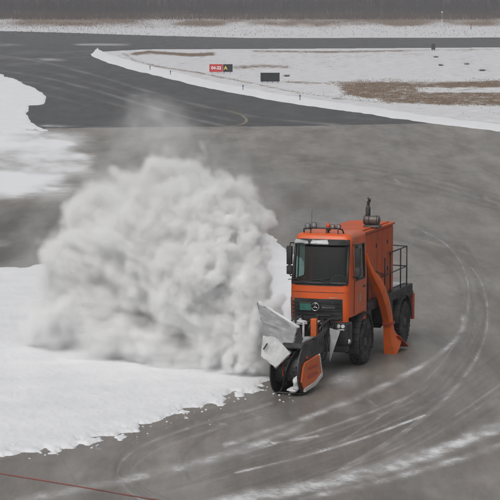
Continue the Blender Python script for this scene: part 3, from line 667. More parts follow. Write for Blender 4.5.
# roof light bar
bm = bmesh.new(); tube(bm, [(.80, -.60, 3.30), (.90, -.58, 3.42), (.93, -.3, 3.45), (.93, .3, 3.45), (.88, .40, 3.42), (.80, .42, 3.30)], .02)
for y in (-.4, 0, .3): bar(bm, (.9, y, 3.2), (.92, y, 3.42), .014)
lb = obj('light_bar', bm, M_blk, T_, smooth=True)
for y, z, wd_ in ((-.46, 3.50, .075), (-.30, 3.52, .075), (.18, 3.50, .06), (.33, 3.50, .06)):
    bm = bmesh.new(); lathe(bm, [(.02, -.09), (wd_ * .75, -.06), (wd_, 0), (wd_, .03), (wd_ * .9, .03)], 16, 'X', (.95, y, z)); bar(bm, (.94, y, 3.43), (.94, y, z), .012)
    sl_ = obj('spotlight', bm, M_blk, T_, smooth=True, auto=40)
    bm = bmesh.new(); lathe(bm, [(.0, .01), (wd_ * .6, .006), (wd_ * .88, 0), (wd_ * .88, -.02)], 16, 'X', (.985, y, z)); obj('lens', bm, M_spot, sl_, smooth=True)
bm = bmesh.new(); lathe(bm, [(.05, 0), (.06, .02), (.055, .12), (.035, .17), (.0, .175)], 16, 'Z', (.80, .02, 3.40)); bc = obj('beacon', bm, M_beacon, T_, smooth=True)
bm = bmesh.new(); bar(bm, (.80, .02, 3.2), (.80, .02, 3.41), .03); lathe(bm, [(.065, 0), (.065, .03)], 16, 'Z', (.80, .02, 3.385)); obj('beacon_base', bm, M_blk, bc)
bm = bmesh.new(); bar(bm, (.45, -.52, 3.2), (.40, -.52, 3.85), .006, .004); obj('aerial', bm, M_blk, T_)
# chassis
bm = bmesh.new()
for s in (-1, 1): box(bm, -4.75, 1.3, s * .28 - .05, s * .28 + .05, .78, 1.02, .01)
for x in (-4.6, -3.3, -2.2, -1.0, .9): box(bm, x - .05, x + .05, -.30, .30, .80, 1.0, .01)
obj('chassis', bm, M_iron, T_)
for x in (0, -3.9):
    bm = bmesh.new(); bar(bm, (x, -.6, .56), (x, .6, .56), .07, None, 12); lathe(bm, [(.06, -.2), (.2, -.1), (.2, .1), (.06, .2)], 16, 'Y', (x, 0, .56)); obj('axle', bm, M_iron, T_)
bm = bmesh.new(); box(bm, -2.6, -1.0, -.72, -.36, .55, 1.15, .08, None, 3); obj('fuel_tank', bm, M_alu, T_, smooth=True)
bm = bmesh.new(); box(bm, -2.9, -2.2, .36, .70, .70, 1.25, .04); obj('battery_box', bm, M_blk, T_)
# wheels
def wheel(x, s):
    c = (x, s * .62, .55); bm = bmesh.new(); h = .15
    prof = [(.30, -h * .85), (.36, -h), (.46, -h * 1.05), (.52, -h * .98), (.545, -h * .8), (.55, 0), (.545, h * .8), (.52, h * .98), (.46, h * 1.05), (.36, h), (.30, h * .85)]
    lathe(bm, prof, 44, 'Y', c)
    for k in range(26):                    # tread blocks
        for q in (-1, 1):
            a = (k + .25 * q) * 2 * PI / 26; M_ = Matrix.Translation(c) @ Matrix.Rotation(a, 4, 'Y')
            box(bm, -.028, .028, q * .085 - .06, q * .085 + .06, .53, .566, 0, M_)
    t = obj('wheel', bm, M_tyre, T_, smooth=True, auto=35)
    bm = bmesh.new(); y = s * (h * .75)
    lathe(bm, [(.0, s * .04), (.10, s * .04), (.12, s * .02), (.13, -s * .02), (.22, -s * .05), (.27, -s * .01), (.31, s * .012), (.315, s * .0), (.30, -s * .12)], 32, 'Y', (c[0], c[1] + y, c[2])); obj('rim', bm, M_rim, t, smooth=True, auto=35)
    bm = bmesh.new()
    for k in range(10):
        a = k * 2 * PI / 10; p = (c[0] + .175 * math.cos(a), c[1] + y - s * .05, c[2] + .175 * math.sin(a)); bar(bm, p, (p[0], p[1] + s * .06, p[2]), .018, None, 6)
    obj('wheel_nuts', bm, M_rim, t)['kind'] = 'stuff'
for x in (0, -3.9):
    for s in (-1, 1): wheel(x, s)
for s in (-1, 1):                          # rear mudguards and tail plates
    bm = bmesh.new(); arc = [Vector((-3.9 + .70 * math.cos(a), 0, .56 + .70 * math.sin(a))) for a in np.linspace(.02 * PI, .98 * PI, 14)]
    for a, b in zip(arc, arc[1:]):
        n_ = Vector(((a.x + b.x) / 2 + 3.9, 0, (a.z + b.z) / 2 - .56)).normalized() * .03
        prism(bm, [a + Vector((0, s * .42, 0)), b + Vector((0, s * .42, 0)), b + Vector((0, s * .78, 0)), a + Vector((0, s * .78, 0))], n_)
    obj('rear_mudguard', bm, M_blk, T_, smooth=True, auto=30)
    bm = bmesh.new(); box(bm, -4.98, -4.86, s * .66 - .14, s * .66 + .09, .50, 1.20, .02); tp = obj('tail_plate', bm, M_redor, T_)
    bm = bmesh.new(); box(bm, -4.99, -4.97, s * .64 - .08, s * .64 + .08, .8, .95, .005); obj('tail_lamp', bm, M_beacon, tp)
# deck and engine box
bm = bmesh.new(); box(bm, -4.95, -.42, -.70, .70, 1.24, 1.46, .02); box(bm, -4.95, -3.4, .56, .72, 1.15, 1.26, .01); obj('deck', bm, M_blk, T_)
X0, X1, HW, ZT = -.50, -3.30, .58, 3.24
bm = bmesh.new(); box(bm, X1, X0, -HW, HW, 1.46, ZT, .03); ebox = obj('engine_box', bm, M_or2, T_)
npan = 5
for s in (-1, 1):
    for k in range(npan):
        xa = X0 - .05 + (X1 - X0 + .1) * k / npan; xb = X0 - .05 + (X1 - X0 + .1) * (k + 1) / npan
        bm = bmesh.new(); box(bm, xb + .016, xa - .016, s * (HW + .012) - .012, s * (HW + .012) + .012, 1.55, ZT - .10, .007); obj('side_panel', bm, M_or2, ebox)
    for k in (1, 3):
        xa = X0 - .05 + (X1 - X0 + .1) * (k + .85) / npan
        for z in (2.1, 2.8): bm = bmesh.new(); box(bm, xa - .02, xa + .02, s * (HW + .035) - .015, s * (HW + .035) + .015, z - .05, z + .05, .006); obj('latch', bm, M_iron, ebox)
bm = bmesh.new()
for y in (-HW - .012, HW + .012): beam(bm, (X0 + .012, y, ZT - .025), (X1 - .012, y, ZT - .025), .06, .05)
for x in (X0 + .012, X1 - .012): beam(bm, (x, -HW - .04, ZT - .022), (x, HW + .04, ZT - .022), .062, .054)
obj('top_rim', bm, M_or2, ebox)
bm = bmesh.new(); box(bm, X1 + .1, X0 - .1, -HW + .08, HW - .08, ZT, ZT + .03, .01); obj('lid', bm, M_or2, ebox)
for y0, y1 in ((-.45, -.05), (.02, .42)):
    bm = bmesh.new()
    for k in range(9): box(bm, X0, X0 + .022, y0, y1, 2.0 + k * .11, 2.05 + k * .11, .004, None, 1)
    obj('vent', bm, M_redor, ebox)
# muffler and stack on the box
bm = bmesh.new(); lathe(bm, [(.07, -.22), (.11, -.205), (.12, -.18), (.12, .16), (.11, .19), (.07, .21)], 22, 'Y', (-1.6, .47, ZT + .20)); bar(bm, (-1.6, .33, ZT), (-1.6, .33, ZT + .15), .05); bar(bm, (-1.6, .63, ZT), (-1.6, .63, ZT + .15), .05); box(bm, -1.75, -1.45, .28, .70, ZT + .025, ZT + .075, .01)
muf = obj('muffler', bm, M_alu, T_, smooth=True, auto=40)
bm = bmesh.new()
for y in (.30, .42, .62): lathe(bm, [(.122, -.012), (.128, 0), (.122, .012)], 22, 'Y', (-1.6, y, ZT + .20))
obj('strap', bm, M_iron, muf, smooth=True)
bm = bmesh.new(); lathe(bm, [(.06, 0), (.064, .06), (.064, .22), (.045, .27)], 16, 'Z', (-1.6, .37, ZT + .29)); tube(bm, [(-1.6, .37, ZT + .56), (-1.6, .38, ZT + .66), (-1.58, .42, ZT + .70)], .04); lathe(bm, [(.06, 0), (.062, .012)], 14, 'Z', (-1.58, .40, ZT + .735)); bar(bm, (-1.6, .40, ZT + .67), (-1.6, .37, ZT + .78), .012)
obj('exhaust_stack', bm, M_iron, muf, smooth=True, auto=40)
# railing on the left of the deck
bm = bmesh.new(); yR = .66
for x in (-2.2, -2.75, -3.8, -4.45): bar(bm, (x, yR, 1.44), (x, yR, 2.50 if x < -2.5 else 2.42), .018)
bar(bm, (-1.2, yR, 1.96), (-4.45, yR, 1.97), .016); bar(bm, (-2.6, yR, 2.50), (-4.45, yR, 2.50), .018); bar(bm, (-4.45, yR, 2.5), (-4.85, -.6, 2.5), .016); bar(bm, (-4.85, -.6, 1.44), (-4.85, -.6, 2.5), .018); bar(bm, (-4.45, yR, 1.97), (-4.85, -.6, 1.97), .016)
tube(bm, [(-.75, .64, 2.32), (-1.3, yR, 2.18), (-2.2, yR, 1.98)], .016)
obj('railing', bm, M_blk, T_, smooth=True)
# ejector chute: flat-sided duct curving down the left side to a flared foot
def duct(path, name, m, parent):
    bm = bmesh.new(); rs = []
    for i, (x, y, z, wd_, th) in enumerate(path):
        a = Vector(path[max(0, i - 1)][:3]); b = Vector(path[min(len(path) - 1, i + 1)][:3]); d = (b - a).normalized(); n_ = Vector((d.z, 0, -d.x)).normalized()
        c = Vector((x, y, z)); rs.append([bm.verts.new(c + n_ * wd_ * p + Vector((0, th * q, 0))) for p, q in ((1, -1), (1, .7), (.7, 1), (-.7, 1), (-1, .7), (-1, -1))])
    for a, b in zip(rs, rs[1:]):
        for k in range(6): bm.faces.new((a[k], a[(k + 1) % 6], b[(k + 1) % 6], b[k]))
    bm.faces.new(rs[0]); bm.faces.new(rs[-1]); return obj(name, bm, m, parent, smooth=True, auto=32)
pth = spline([(-.30, .68, 2.70, .035, .03), (-.44, .72, 2.40, .06, .05), (-.70, .77, 2.12, .11, .07), (-1.10, .82, 1.80, .16, .09), (-1.52, .84, 1.36, .17, .10), (-1.78, .85, .98, .16, .10), (-1.86, .85, .80, .155, .10)], 4)
ch = duct([tuple(p) for p in pth], 'ejector_chute', M_chuteor, T_)
bm = bmesh.new(); box(bm, -2.08, -1.66, .74, .97, .74, .82, .012); obj('chute_joint', bm, M_redor, ch)
ft = duct([(-1.87, .85, .76, .15, .10), (-1.90, .86, .58, .16, .11), (-1.95, .88, .42, .21, .13), (-2.05, .92, .22, .33, .15), (-2.10, .93, .14, .38, .16)], 'chute_foot', M_chuteor, ch)
bm = bmesh.new(); prism(bm, [(-2.45, .80, .24), (-2.05, .86, .42), (-2.05, 1.1, .42), (-2.75, 1.16, .06), (-2.75, .84, .06)], (0, 0, .03)); obj('chute_lip', bm, M_redor, ch)
bm = bmesh.new(); tube(bm, spline([(-.32, .66, 2.6), (-.42, .68, 2.1), (-.55, .66, 1.5), (-.6, .6, 1.1)], 5), .03); tube(bm, spline([(-.35, .62, 2.7), (-.45, .64, 2.0), (-.6, .62, 1.4)], 5), .022); obj('hose', bm, M_teal, T_, smooth=True)

# ---- blower head
YB0, YB1, XB, RB = .06, .68, 4.98, .56
bm = bmesh.new(); arc = np.linspace(R(62), R(292), 24)   # shell open to the front
pts = [(XB + RB * math.cos(a), RB + .02 + RB * math.sin(a)) for a in arc]
for (x0, z0), (x1, z1), a in zip(pts, pts[1:], arc):
    n_ = (.035 * math.cos(a), 0, .035 * math.sin(a)); prism(bm, [(x0, YB0, z0), (x1, YB0, z1), (x1, YB1, z1), (x0, YB1, z0)], n_)
hous = obj('blower_housing', bm, M_iron, T_, smooth=True, auto=30)
bm = bmesh.new(); prism(bm, [(XB + (RB + .03) * math.cos(a), YB0 - .02, RB + .02 + (RB + .01) * math.sin(a)) for a in np.linspace(0, 2 * PI, 30)[:-1]], (0, -.03, 0)); obj('end_plate', bm, M_iron, hous)
bm = bmesh.new(); bar(bm, (XB, YB0, .58), (XB, YB1, .58), .34, None, 24)
for q in range(3):
    hel = [(XB + .50 * math.cos(a * 1.0 + q * 2.1), YB0 + (YB1 - YB0) * t, .58 + .50 * math.sin(a + q * 2.1)) for t, a in ((t, t * 4.2) for t in np.linspace(.02, .98, 26))]
    for a, b in zip(hel, hel[1:]):
        ia = Vector((XB + (a[0] - XB) * .66, a[1], .58 + (a[2] - .58) * .66)); ib = Vector((XB + (b[0] - XB) * .66, b[1], .58 + (b[2] - .58) * .66))
        prism(bm, [ia, ib, Vector(b), Vector(a)], (0, .012, 0))
for y in np.linspace(YB0 + .1, YB1 - .1, 6):
    for k in range(3):
        a = k * 2.1 + y * 4; bar(bm, (XB, y, .58), (XB + .46 * math.cos(a), y, .58 + .46 * math.sin(a)), .016)
obj('rotor', bm, M_iron, hous)
plate = [(3.82, .30), (4.40, .17), (5.22, .14), (5.42, .34), (5.28, .66), (5.12, .76), (4.04, .79), (3.86, .70)]
bm = bmesh.new(); prism(bm, [(x, .70, z) for x, z in plate], (0, .045, 0)); bmesh.ops.bevel(bm, geom=bm.edges[:], offset=.01, segments=1, affect='EDGES')
spl = obj('side_plate', bm, M_chuteor, T_)
bm = bmesh.new(); prism(bm, [(XB + (RB + .02) * math.cos(a), .665, RB + .02 + (RB + .0) * math.sin(a)) for a in np.linspace(0, 2 * PI, 34)[:-1]], (0, .03, 0)); obj('drum_end', bm, M_iron, spl)
bm = bmesh.new()
for a, b in zip(plate[0:3], plate[1:3]): beam(bm, (a[0], .745, a[1] - .01), (b[0], .745, b[1] - .01), .06, .09)
beam(bm, (3.80, .745, .31), (4.02, .745, .80), .035, .04); obj('runner', bm, M_white, spl)
bm = bmesh.new(); box(bm, 4.2, 4.9, .745, .775, .36, .42, .01); box(bm, 4.2, 4.9, .745, .775, .56, .61, .01); obj('stiffener', bm, M_redor, spl)
def lump(name, c, r, m, parent, seed, sq=(1, 1, 1)):
    bm = bmesh.new(); bmesh.ops.create_icosphere(bm, subdivisions=3, radius=1); rs = random.Random(seed); ph = [rs.uniform(0, 6) for _ in range(6)]
    for v in bm.verts:
        p = v.co; k = 1 + .22 * math.sin(3 * p.x + ph[0]) * math.sin(3.4 * p.y + ph[1]) + .18 * math.sin(5 * p.z + ph[2] + 2 * p.x) + .08 * math.sin(9 * p.x + ph[3]) * math.sin(8 * p.y + 7 * p.z + ph[4])
        v.co = Vector((p.x * sq[0], p.y * sq[1], p.z * sq[2])) * (r * k) + Vector(c)
    return obj(name, bm, m, parent, smooth=True)
lump('snow_clump', (5.40, .60, .30), .12, M_cake, spl, 1, (.8, .5, 1.3)); lump('snow_clump', (5.3, .50, .14), .12, M_cake, spl, 2, (1.4, 1.0, .55))
bm = bmesh.new(); beam(bm, (5.3, YB0, .9), (4.9, .74, .84), .05, .05); bar(bm, (5.3, .25, .88), (5.35, .27, .45), .012); obj('front_bar', bm, M_redor, hous)
# hitch, struts, gearbox, hoses
bm = bmesh.new()
for y in (-.32, .30): beam(bm, (1.38, y, .80), (4.15, y + .12, .62), .12, .16); beam(bm, (1.40, y, 1.12), (3.2, y + .1, 1.02), .08, .10)
box(bm, 2.9, 4.0, -.30, .42, .45, 1.02, .06); box(bm, 1.44, 1.62, -.45, .45, .62, 1.22, .02)
for y in (-.38, .1): beam(bm, (2.2, y, 1.0), (2.2, y, 1.38), .07, .07)
hit = obj('hitch_frame', bm, M_iron, T_)
bm = bmesh.new(); box(bm, 2.12, 2.26, .0, .15, .58, 1.38, .02); obj('lift_post', bm, M_chuteor, hit)
bm = bmesh.new(); beam(bm, (2.3, -.16, 1.30), (4.0, .34, .78), .05, .05); beam(bm, (2.1, -.45, 1.3), (3.6, -.12, .95), .04, .04); obj('strut', bm, M_greymetal, hit)
bm = bmesh.new()
for k in range(6):
    y = .20 + k * .045; tube(bm, spline([(1.60, y, 1.25), (1.95 + .05 * (k % 2), y + .02, 1.32 - .05 * k), (2.25, y + .03, .9), (2.45, y, .42), (2.9, y - .1, .5)], 5), .014 + .004 * (k % 3))
obj('hose_bundle', bm, M_teal, hit, smooth=True)
bm = bmesh.new()
for k in range(7):
    y = -.55 + k * .14; tube(bm, spline([(1.5, y, 1.20), (1.85, y + .05, 1.34 + .05 * math.sin(k * 2)), (2.2, y - .08, 1.12), (2.0, y, .9)], 4), .022)
obj('linkage', bm, M_iron, hit, smooth=True)
bm = bmesh.new(); prism(bm, [(2.15, .46, 1.16), (2.15, .72, 1.10), (2.15, .46, .34)], (.02, 0, 0)); obj('splash_plate', bm, M_greymetal, hit)
for k, (x, y, z, r) in enumerate(((1.66, -.5, 1.24, .10), (1.7, -.36, 1.20, .09), (2.0, -.30, 1.25, .08), (2.25, -.22, 1.28, .09), (1.7, .05, 1.22, .07))): lump('snow_clump', (x, y, z), r, M_cake, hit, 10 + k, (1, 1.3, .6))
# deflector: folded plate caked with snow
def L3(y, z, x): return Vector((x, y, z))
A, B = L3(-1.05, 1.85, 3.2), L3(.04, 1.33, 3.5)
C, D = L3(.42, .99, 5.28), L3(-.24, 1.42, 5.28)
D, D2, C2, E_, F_ = L3(-.13, 1.40, 5.50), L3(.15, 1.38, 5.54), L3(.49, 1.02, 5.54), L3(.16, .68, 5.57), L3(-.20, .92, 5.55)
def plate3(name, poly, th, m, parent, n=(.9, 0, .4), cuts=5, amp=.014):
    bm = bmesh.new(); prism(bm, poly, Vector(n).normalized() * -th); bmesh.ops.subdivide_edges(bm, edges=bm.edges[:], cuts=cuts, use_grid_fill=True)
    rs = random.Random(len(name))
    for v in bm.verts: v.co += Vector((rs.uniform(-amp, amp), rs.uniform(-amp, amp) * .6, rs.uniform(-amp, amp)))
    return obj(name, bm, m, parent, smooth=True, auto=45)
defl = plate3('deflector', [A, B, C, D], .05, M_greymetal, T_)
plate3('deflector_lip', [A + Vector((-.12, .02, .02)), B + Vector((-.12, .03, .02)), B + Vector((.06, .0, -.06)), A + Vector((.06, 0, -.08))], .07, M_cake, defl, (0, 0, 1))
plate3('deflector_flap', [D + Vector((.06, -.02, 0)), D2, C2, E_, F_], .06, M_cake, defl)
plate3('deflector_cheek', [B + Vector((0, .04, 0)), B + Vector((-.2, .06, -.3)), C + Vector((-1.2, .06, -.2)), C + Vector((0, .05, 0))], .03, M_iron, defl, (0, -1, 0))
bm = bmesh.new(); a = D.lerp(E_, .30) + Vector((.10, .02, .05)); b = a + Vector((.0, -.09, -.14)); bar(bm, a, b, .018); obj('slot', bm, M_blk, defl)
bm = bmesh.new(); beam(bm, (3.2, -.5, 1.50), (3.3, -.2, .95), .06, .06); beam(bm, (3.15, -.9, 1.68), (3.3, -.28, .9), .05, .05); obj('deflector_bracket', bm, M_iron, defl)

bm = bmesh.new(); tube(bm, [front_pt(y, 1.92, .004) for y in np.linspace(-.72, .72, 15)], .006, 5); obj('hood_seam', bm, M_blk, cab)
bm = bmesh.new(); box(bm, 1.445, 1.46, -.10, .30, .78, .89, .004); obj('number_plate', bm, M_white, bumper)
snow_patch(T_, [(-4.9, -.6, 1.465), (-4.9, .5, 1.465), (-3.5, .45, 1.465), (-3.4, -.6, 1.465)], (0, 0, .02))
snow_patch(hit, [(2.95, -.25, 1.02), (2.95, .35, 1.02), (3.9, .3, 1.02), (3.9, -.25, 1.02)], (0, 0, .03), M_greymetal)

for o in list(T_.children):                # the cab sits a touch to the right of the chassis centre line
    if o.name.split('.')[0] in ('cab', 'door', 'mirror', 'seat', 'steering_wheel', 'grille'): o.location.y = -.055
# ------------------------------------------------------------------ the thrown snow
_rng = np.random.default_rng(5)
def worley_tile(n, cells):                 # tileable distance-to-nearest-point field
    pts = _rng.random((cells, cells, cells, 3))
    g = (np.stack(np.meshgrid(*[np.arange(n)] * 3, indexing='ij'), -1) + .5) / n * cells
    gi = np.floor(g).astype(int); best = np.full(g.shape[:3], 9.0)
    for a in (-1, 0, 1):
        for b in (-1, 0, 1):
            for c in (-1, 0, 1):
                ci = gi + np.array([a, b, c]); q = pts[ci[..., 0] % cells, ci[..., 1] % cells, ci[..., 2] % cells] + ci
                best = np.minimum(best, ((q - g) ** 2).sum(-1))
    return np.sqrt(best).astype(np.float32)
def noise_tile(n, f0=3, octs=4):
    k = np.fft.fftfreq(n) * n; kk = np.sqrt(k[:, None, None] ** 2 + k[None, :, None] ** 2 + k[None, None, :] ** 2)
    amp = np.where((kk >= 1) & (kk < f0 * 2 ** octs), 1 / (1 + (kk / f0) ** 2.6), 0)
    v = np.fft.ifftn(np.fft.fftn(_rng.standard_normal((n, n, n))) * amp).real
    return (v / v.std()).astype(np.float32)
def tri(tile, X, Y, Z):                    # trilinear lookup; one tile per unit
    n = tile.shape[0]; out = 0
    I = []
    for v in (X, Y, Z):
        u = v * n; i = np.floor(u).astype(np.int32); I.append((i % n, (i + 1) % n, (u - i).astype(np.float32)))
    for a in (0, 1):
        wa = I[0][2] if a else 1 - I[0][2]
        for b in (0, 1):
            wb = wa * (I[1][2] if b else 1 - I[1][2])
            for c in (0, 1):
                out = out + wb * (I[2][2] if c else 1 - I[2][2]) * tile[I[0][a], I[1][b], I[2][c]]
    return out
def sstep(v, a, b):
    t = np.clip((v - a) / (b - a), 0, 1); return t * t * (3 - 2 * t)

def make_plume():
    # (pixel x, pixel y, pixel rx, pixel ry, distance m, depth radius m)
    blobs = PLUME_BLOBS
    pts = []
    for x, y, rx, ry, Y, rd in blobs:
        c = atY(x, y, Y); k = Y / CAM_F
        pts.append((c, (rx * k, rd, ry * k)))
    lo = np.min([c - np.array(r) - .8 for c, r in pts], axis=0); hi = np.max([c + np.array(r) + .8 for c, r in pts], axis=0)
    hi[2] += 1.3; lo[0] -= .5; lo[2] = .03
    res = [int((hi[i] - lo[i]) / VOX) for i in range(3)]
    ax = [np.linspace(lo[i], hi[i], res[i], dtype=np.float32) for i in range(3)]
    X, Y, Z = np.meshgrid(*ax, indexing='ij')
    nz = noise_tile(64); wo = worley_tile(72, 6)
    wx = tri(nz, X / 7, Y / 7, Z / 7); wy = tri(nz, X / 7 + .37, Y / 7 + .11, Z / 7 + .63); wz = tri(nz, X / 7 + .71, Y / 7 + .53, Z / 7 + .29)
    px, py, pz = X + .16 * wx, Y + .16 * wy, Z + .16 * wz
    f = None
    for c, r in pts:
        d = (1 - np.sqrt(((px - c[0]) / r[0]) ** 2 + ((py - c[1]) / r[1]) ** 2 + ((pz - c[2]) / r[2]) ** 2)) * (r[0] * r[1] * r[2]) ** (1 / 3)
        if f is None: f = d
        else:
            h = np.clip(.25 - np.abs(f - d), 0, None) / .25
            f = np.maximum(f, d) + h * h * h * .25 / 6
    shape = f.copy()
    qx, qy, qz = X + .07 * wx, Y + .07 * wy, Z + .07 * wz
    low = sstep(-Z, -1.8, -.4) * sstep(-X, .3, 1.5); left = sstep(-X, 0.2, 4.2); high = sstep(Z, 3.4, 6.2)
    for per, am in ((5.2, .70), (2.6, .38), (1.3, .20), (.62, .10), (.33, .045)):
        f = f + am * (1 - .5 * left) * (1 - .6 * low) * (.46 - tri(wo, qx / per, qy / per, qz / per))
    f = f + .05 * tri(nz, px / 2.6, py / 2.6, pz / 2.6)
    em = atY(270, 372, 60.2); ex, ey, ez = X - em[0], Y - em[1], Z - em[2]; er = np.sqrt(ex * ex + ey * ey + ez * ez) + 1e-3
    ray = tri(nz, ex / er * .9 + .2, ey / er * .9 + .4, ez / er * .9 + er * .05)
    ray2 = tri(nz, ex / er * 2.2 + .6, ey / er * 2.2 + .1, ez / er * 2.2 + er * .09)
    f = f + (.07 * ray + .07 * ray2) * (.25 + left + high) - .16 * high - .05
    wd = .12 + .70 * left + .90 * high
    core = np.clip(f / wd, 0, 1) ** 1.5
    mn = tri(nz, px / 6, py / 6, pz / 10)
    mist = sstep(shape, -1.0, .35) * sstep(mn + .5 * ray + .5 * ray2, -.7, 1.9)
    veil = 0
    for x, y, rx, ry, Yd, rd, a in ((150, 140, 60, 56, 64.5, 1.7, .55), (58, 322, 64, 38, 64.4, 1.9, 1.0), (110, 346, 76, 20, 63.2, 1.6, 1.2), (255, 215, 22, 30, 62.5, .8, .5), (200, 372, 70, 14, 60.6, .9, .3), (105, 200, 40, 45, 65, 1.4, .3), (262, 330, 12, 40, 60.6, .6, .8)):
        c = atY(x, y, Yd); k = Yd / CAM_F
        veil = veil + a * sstep(1 - np.sqrt(((px - c[0]) / (rx * k)) ** 2 + ((py - c[1]) / rd) ** 2 + ((pz - c[2]) / (ry * k)) ** 2), 0, .8) * sstep(mn, -1.2, 1.2)
    dens = veil + core * PLUME_DENS + mist * PLUME_MIST
    edge = np.minimum.reduce([X - lo[0], hi[0] - X, Y - lo[1], hi[1] - Y, hi[2] - Z])
    dens = dens * sstep(edge, 0, .5)
    dens = dens * np.clip(1 + .38 * tri(nz, X / 2.2, Y / 2.2, Z / 2.2) + .2 * ray2 * (left + high), .45, 2.0)
    dens[dens < .006] = 0
    inner = f - wd * 1.1 - .30
    n = dens.size
    me = bpy.data.meshes.new('snow_plume'); ob = bpy.data.objects.new('snow_plume', me); COL.objects.link(ob)
    me.vertices.add(n)
    me.vertices.foreach_set('co', np.stack([X, Y, Z], -1).astype(np.float32).ravel())
    for nm, v in (('den', dens), ('inner', inner)):
        me.attributes.new(nm, 'FLOAT', 'POINT').data.foreach_set('value', v.astype(np.float32).ravel())
    ng = bpy.data.node_groups.new('plume', 'GeometryNodeTree')
    ng.interface.new_socket('Geometry', in_out='INPUT', socket_type='NodeSocketGeometry')
    ng.interface.new_socket('Geometry', in_out='OUTPUT', socket_type='NodeSocketGeometry')
    N = ng.nodes; L = ng.links
    gi, go = N.new('NodeGroupInput'), N.new('NodeGroupOutput')
    def math_(op, a, b=0.0, c=0.0):
        q = N.new('ShaderNodeMath'); q.operation = op
        for i, v in enumerate((a, b, c)):
            if hasattr(v, 'is_output'): L.new(v, q.inputs[i])
            else: q.inputs[i].default_value = v
        return q.outputs[0]
    pos = N.new('GeometryNodeInputPosition'); sep = N.new('ShaderNodeSeparateXYZ'); L.new(pos.outputs[0], sep.inputs[0])
    idx = None
    for i in range(3):
        k = math_('ROUND', math_('MULTIPLY', math_('SUBTRACT', sep.outputs[i], float(lo[i])), float((res[i] - 1) / (hi[i] - lo[i]))))
        k = math_('MINIMUM', math_('MAXIMUM', k, 0.0), float(res[i] - 1))
        idx = k if idx is None else math_('MULTIPLY_ADD', idx, float(res[i]), k)
    def grid(attr, bgv):
        na = N.new('GeometryNodeInputNamedAttribute'); na.data_type = 'FLOAT'; na.inputs[0].default_value = attr
        si = N.new('GeometryNodeSampleIndex'); si.data_type = 'FLOAT'; si.domain = 'POINT'
        L.new(gi.outputs[0], si.inputs['Geometry']); L.new(na.outputs[0], si.inputs['Value']); L.new(idx, si.inputs['Index'])
        vc = N.new('GeometryNodeVolumeCube'); L.new(si.outputs[0], vc.inputs['Density']); vc.inputs['Background'].default_value = bgv
        vc.inputs['Min'].default_value = tuple(lo); vc.inputs['Max'].default_value = tuple(hi)
        for i, a in enumerate('XYZ'): vc.inputs['Resolution ' + a].default_value = res[i]
        return vc
    def setmat(sock, m):
        s = N.new('GeometryNodeSetMaterial'); L.new(sock, s.inputs[0]); s.inputs['Material'].default_value = m; me.materials.append(m); return s
    m = bpy.data.materials.new('snow_powder'); m.use_nodes = True; t = m.node_tree; t.nodes.clear()
    o = t.nodes.new('ShaderNodeOutputMaterial'); pv = t.nodes.new('ShaderNodeVolumeScatter'); an = t.nodes.new('ShaderNodeAttribute')
    an.attribute_name = 'density'; pv.inputs['Color'].default_value = (.99, .987, .982, 1)
    t.links.new(an.outputs['Fac'], pv.inputs['Density']); t.links.new(pv.outputs[0], o.inputs['Volume'])
    m2 = bpy.data.materials.new('packed_powder'); m2.use_nodes = True
    b2 = m2.node_tree.nodes['Principled BSDF']; b2.inputs['Base Color'].default_value = (.93, .93, .935, 1); b2.inputs['Roughness'].default_value = 1; b2.inputs['Specular IOR Level'].default_value = 0
    jg = N.new('GeometryNodeJoinGeometry')
    s1 = setmat(grid('den', 0.0).outputs[0], m)
    vm = N.new('GeometryNodeVolumeToMesh'); L.new(grid('inner', -1.0).outputs[0], vm.inputs[0]); vm.inputs['Threshold'].default_value = 0.0
    ss = N.new('GeometryNodeSetShadeSmooth'); L.new(vm.outputs[0], ss.inputs[0])
    s2 = setmat(ss.outputs[0], m2)
    L.new(s1.outputs[0], jg.inputs[0]); L.new(s2.outputs[0], jg.inputs[0]); L.new(jg.outputs[0], go.inputs[0])
    md = ob.modifiers.new('plume', 'NODES'); md.node_group = ng
    ob['kind'] = 'stuff'; ob['category'] = 'snow spray'
    ob['label'] = 'billowing white cloud of powder snow thrown sideways by the blower truck'
    return ob
HAZE = .00042
VOX = .05; PLUME_DENS = 13.0; PLUME_MIST = .26
PLUME_BLOBS = [(242, 338, 24, 46, 60.4, .85), (212, 344, 44, 40, 60.8, 1.0), (240, 285, 32, 60, 61.2, 1.1), (258, 330, 17, 34, 60.0, .6), (254, 358, 22, 26, 59.9, .6),
             (203, 288, 60, 74, 61.6, 1.4), (205, 220, 62, 64, 62.6, 1.5), (160, 250, 72, 86, 63.4, 1.7),
             (168, 194, 60, 44, 63.8, 1.5), (108, 258, 62, 76, 64.8, 1.7), (72, 285, 42, 66, 65.8, 1.5), (85, 325, 50, 26, 64.8, 1.4),
             (120, 312, 84, 46, 64.2, 1.6), (236, 222, 36, 54, 62.2, 1.1), (150, 338, 84, 30, 62.6, 1.4), (190, 360, 44, 26, 61.0, 1.0), (170, 345, 50, 30, 61.8, 1.2), (70, 322, 55, 34, 64.6, 1.5), (261, 338, 14, 30, 59.9, .5)]
plume = make_plume()

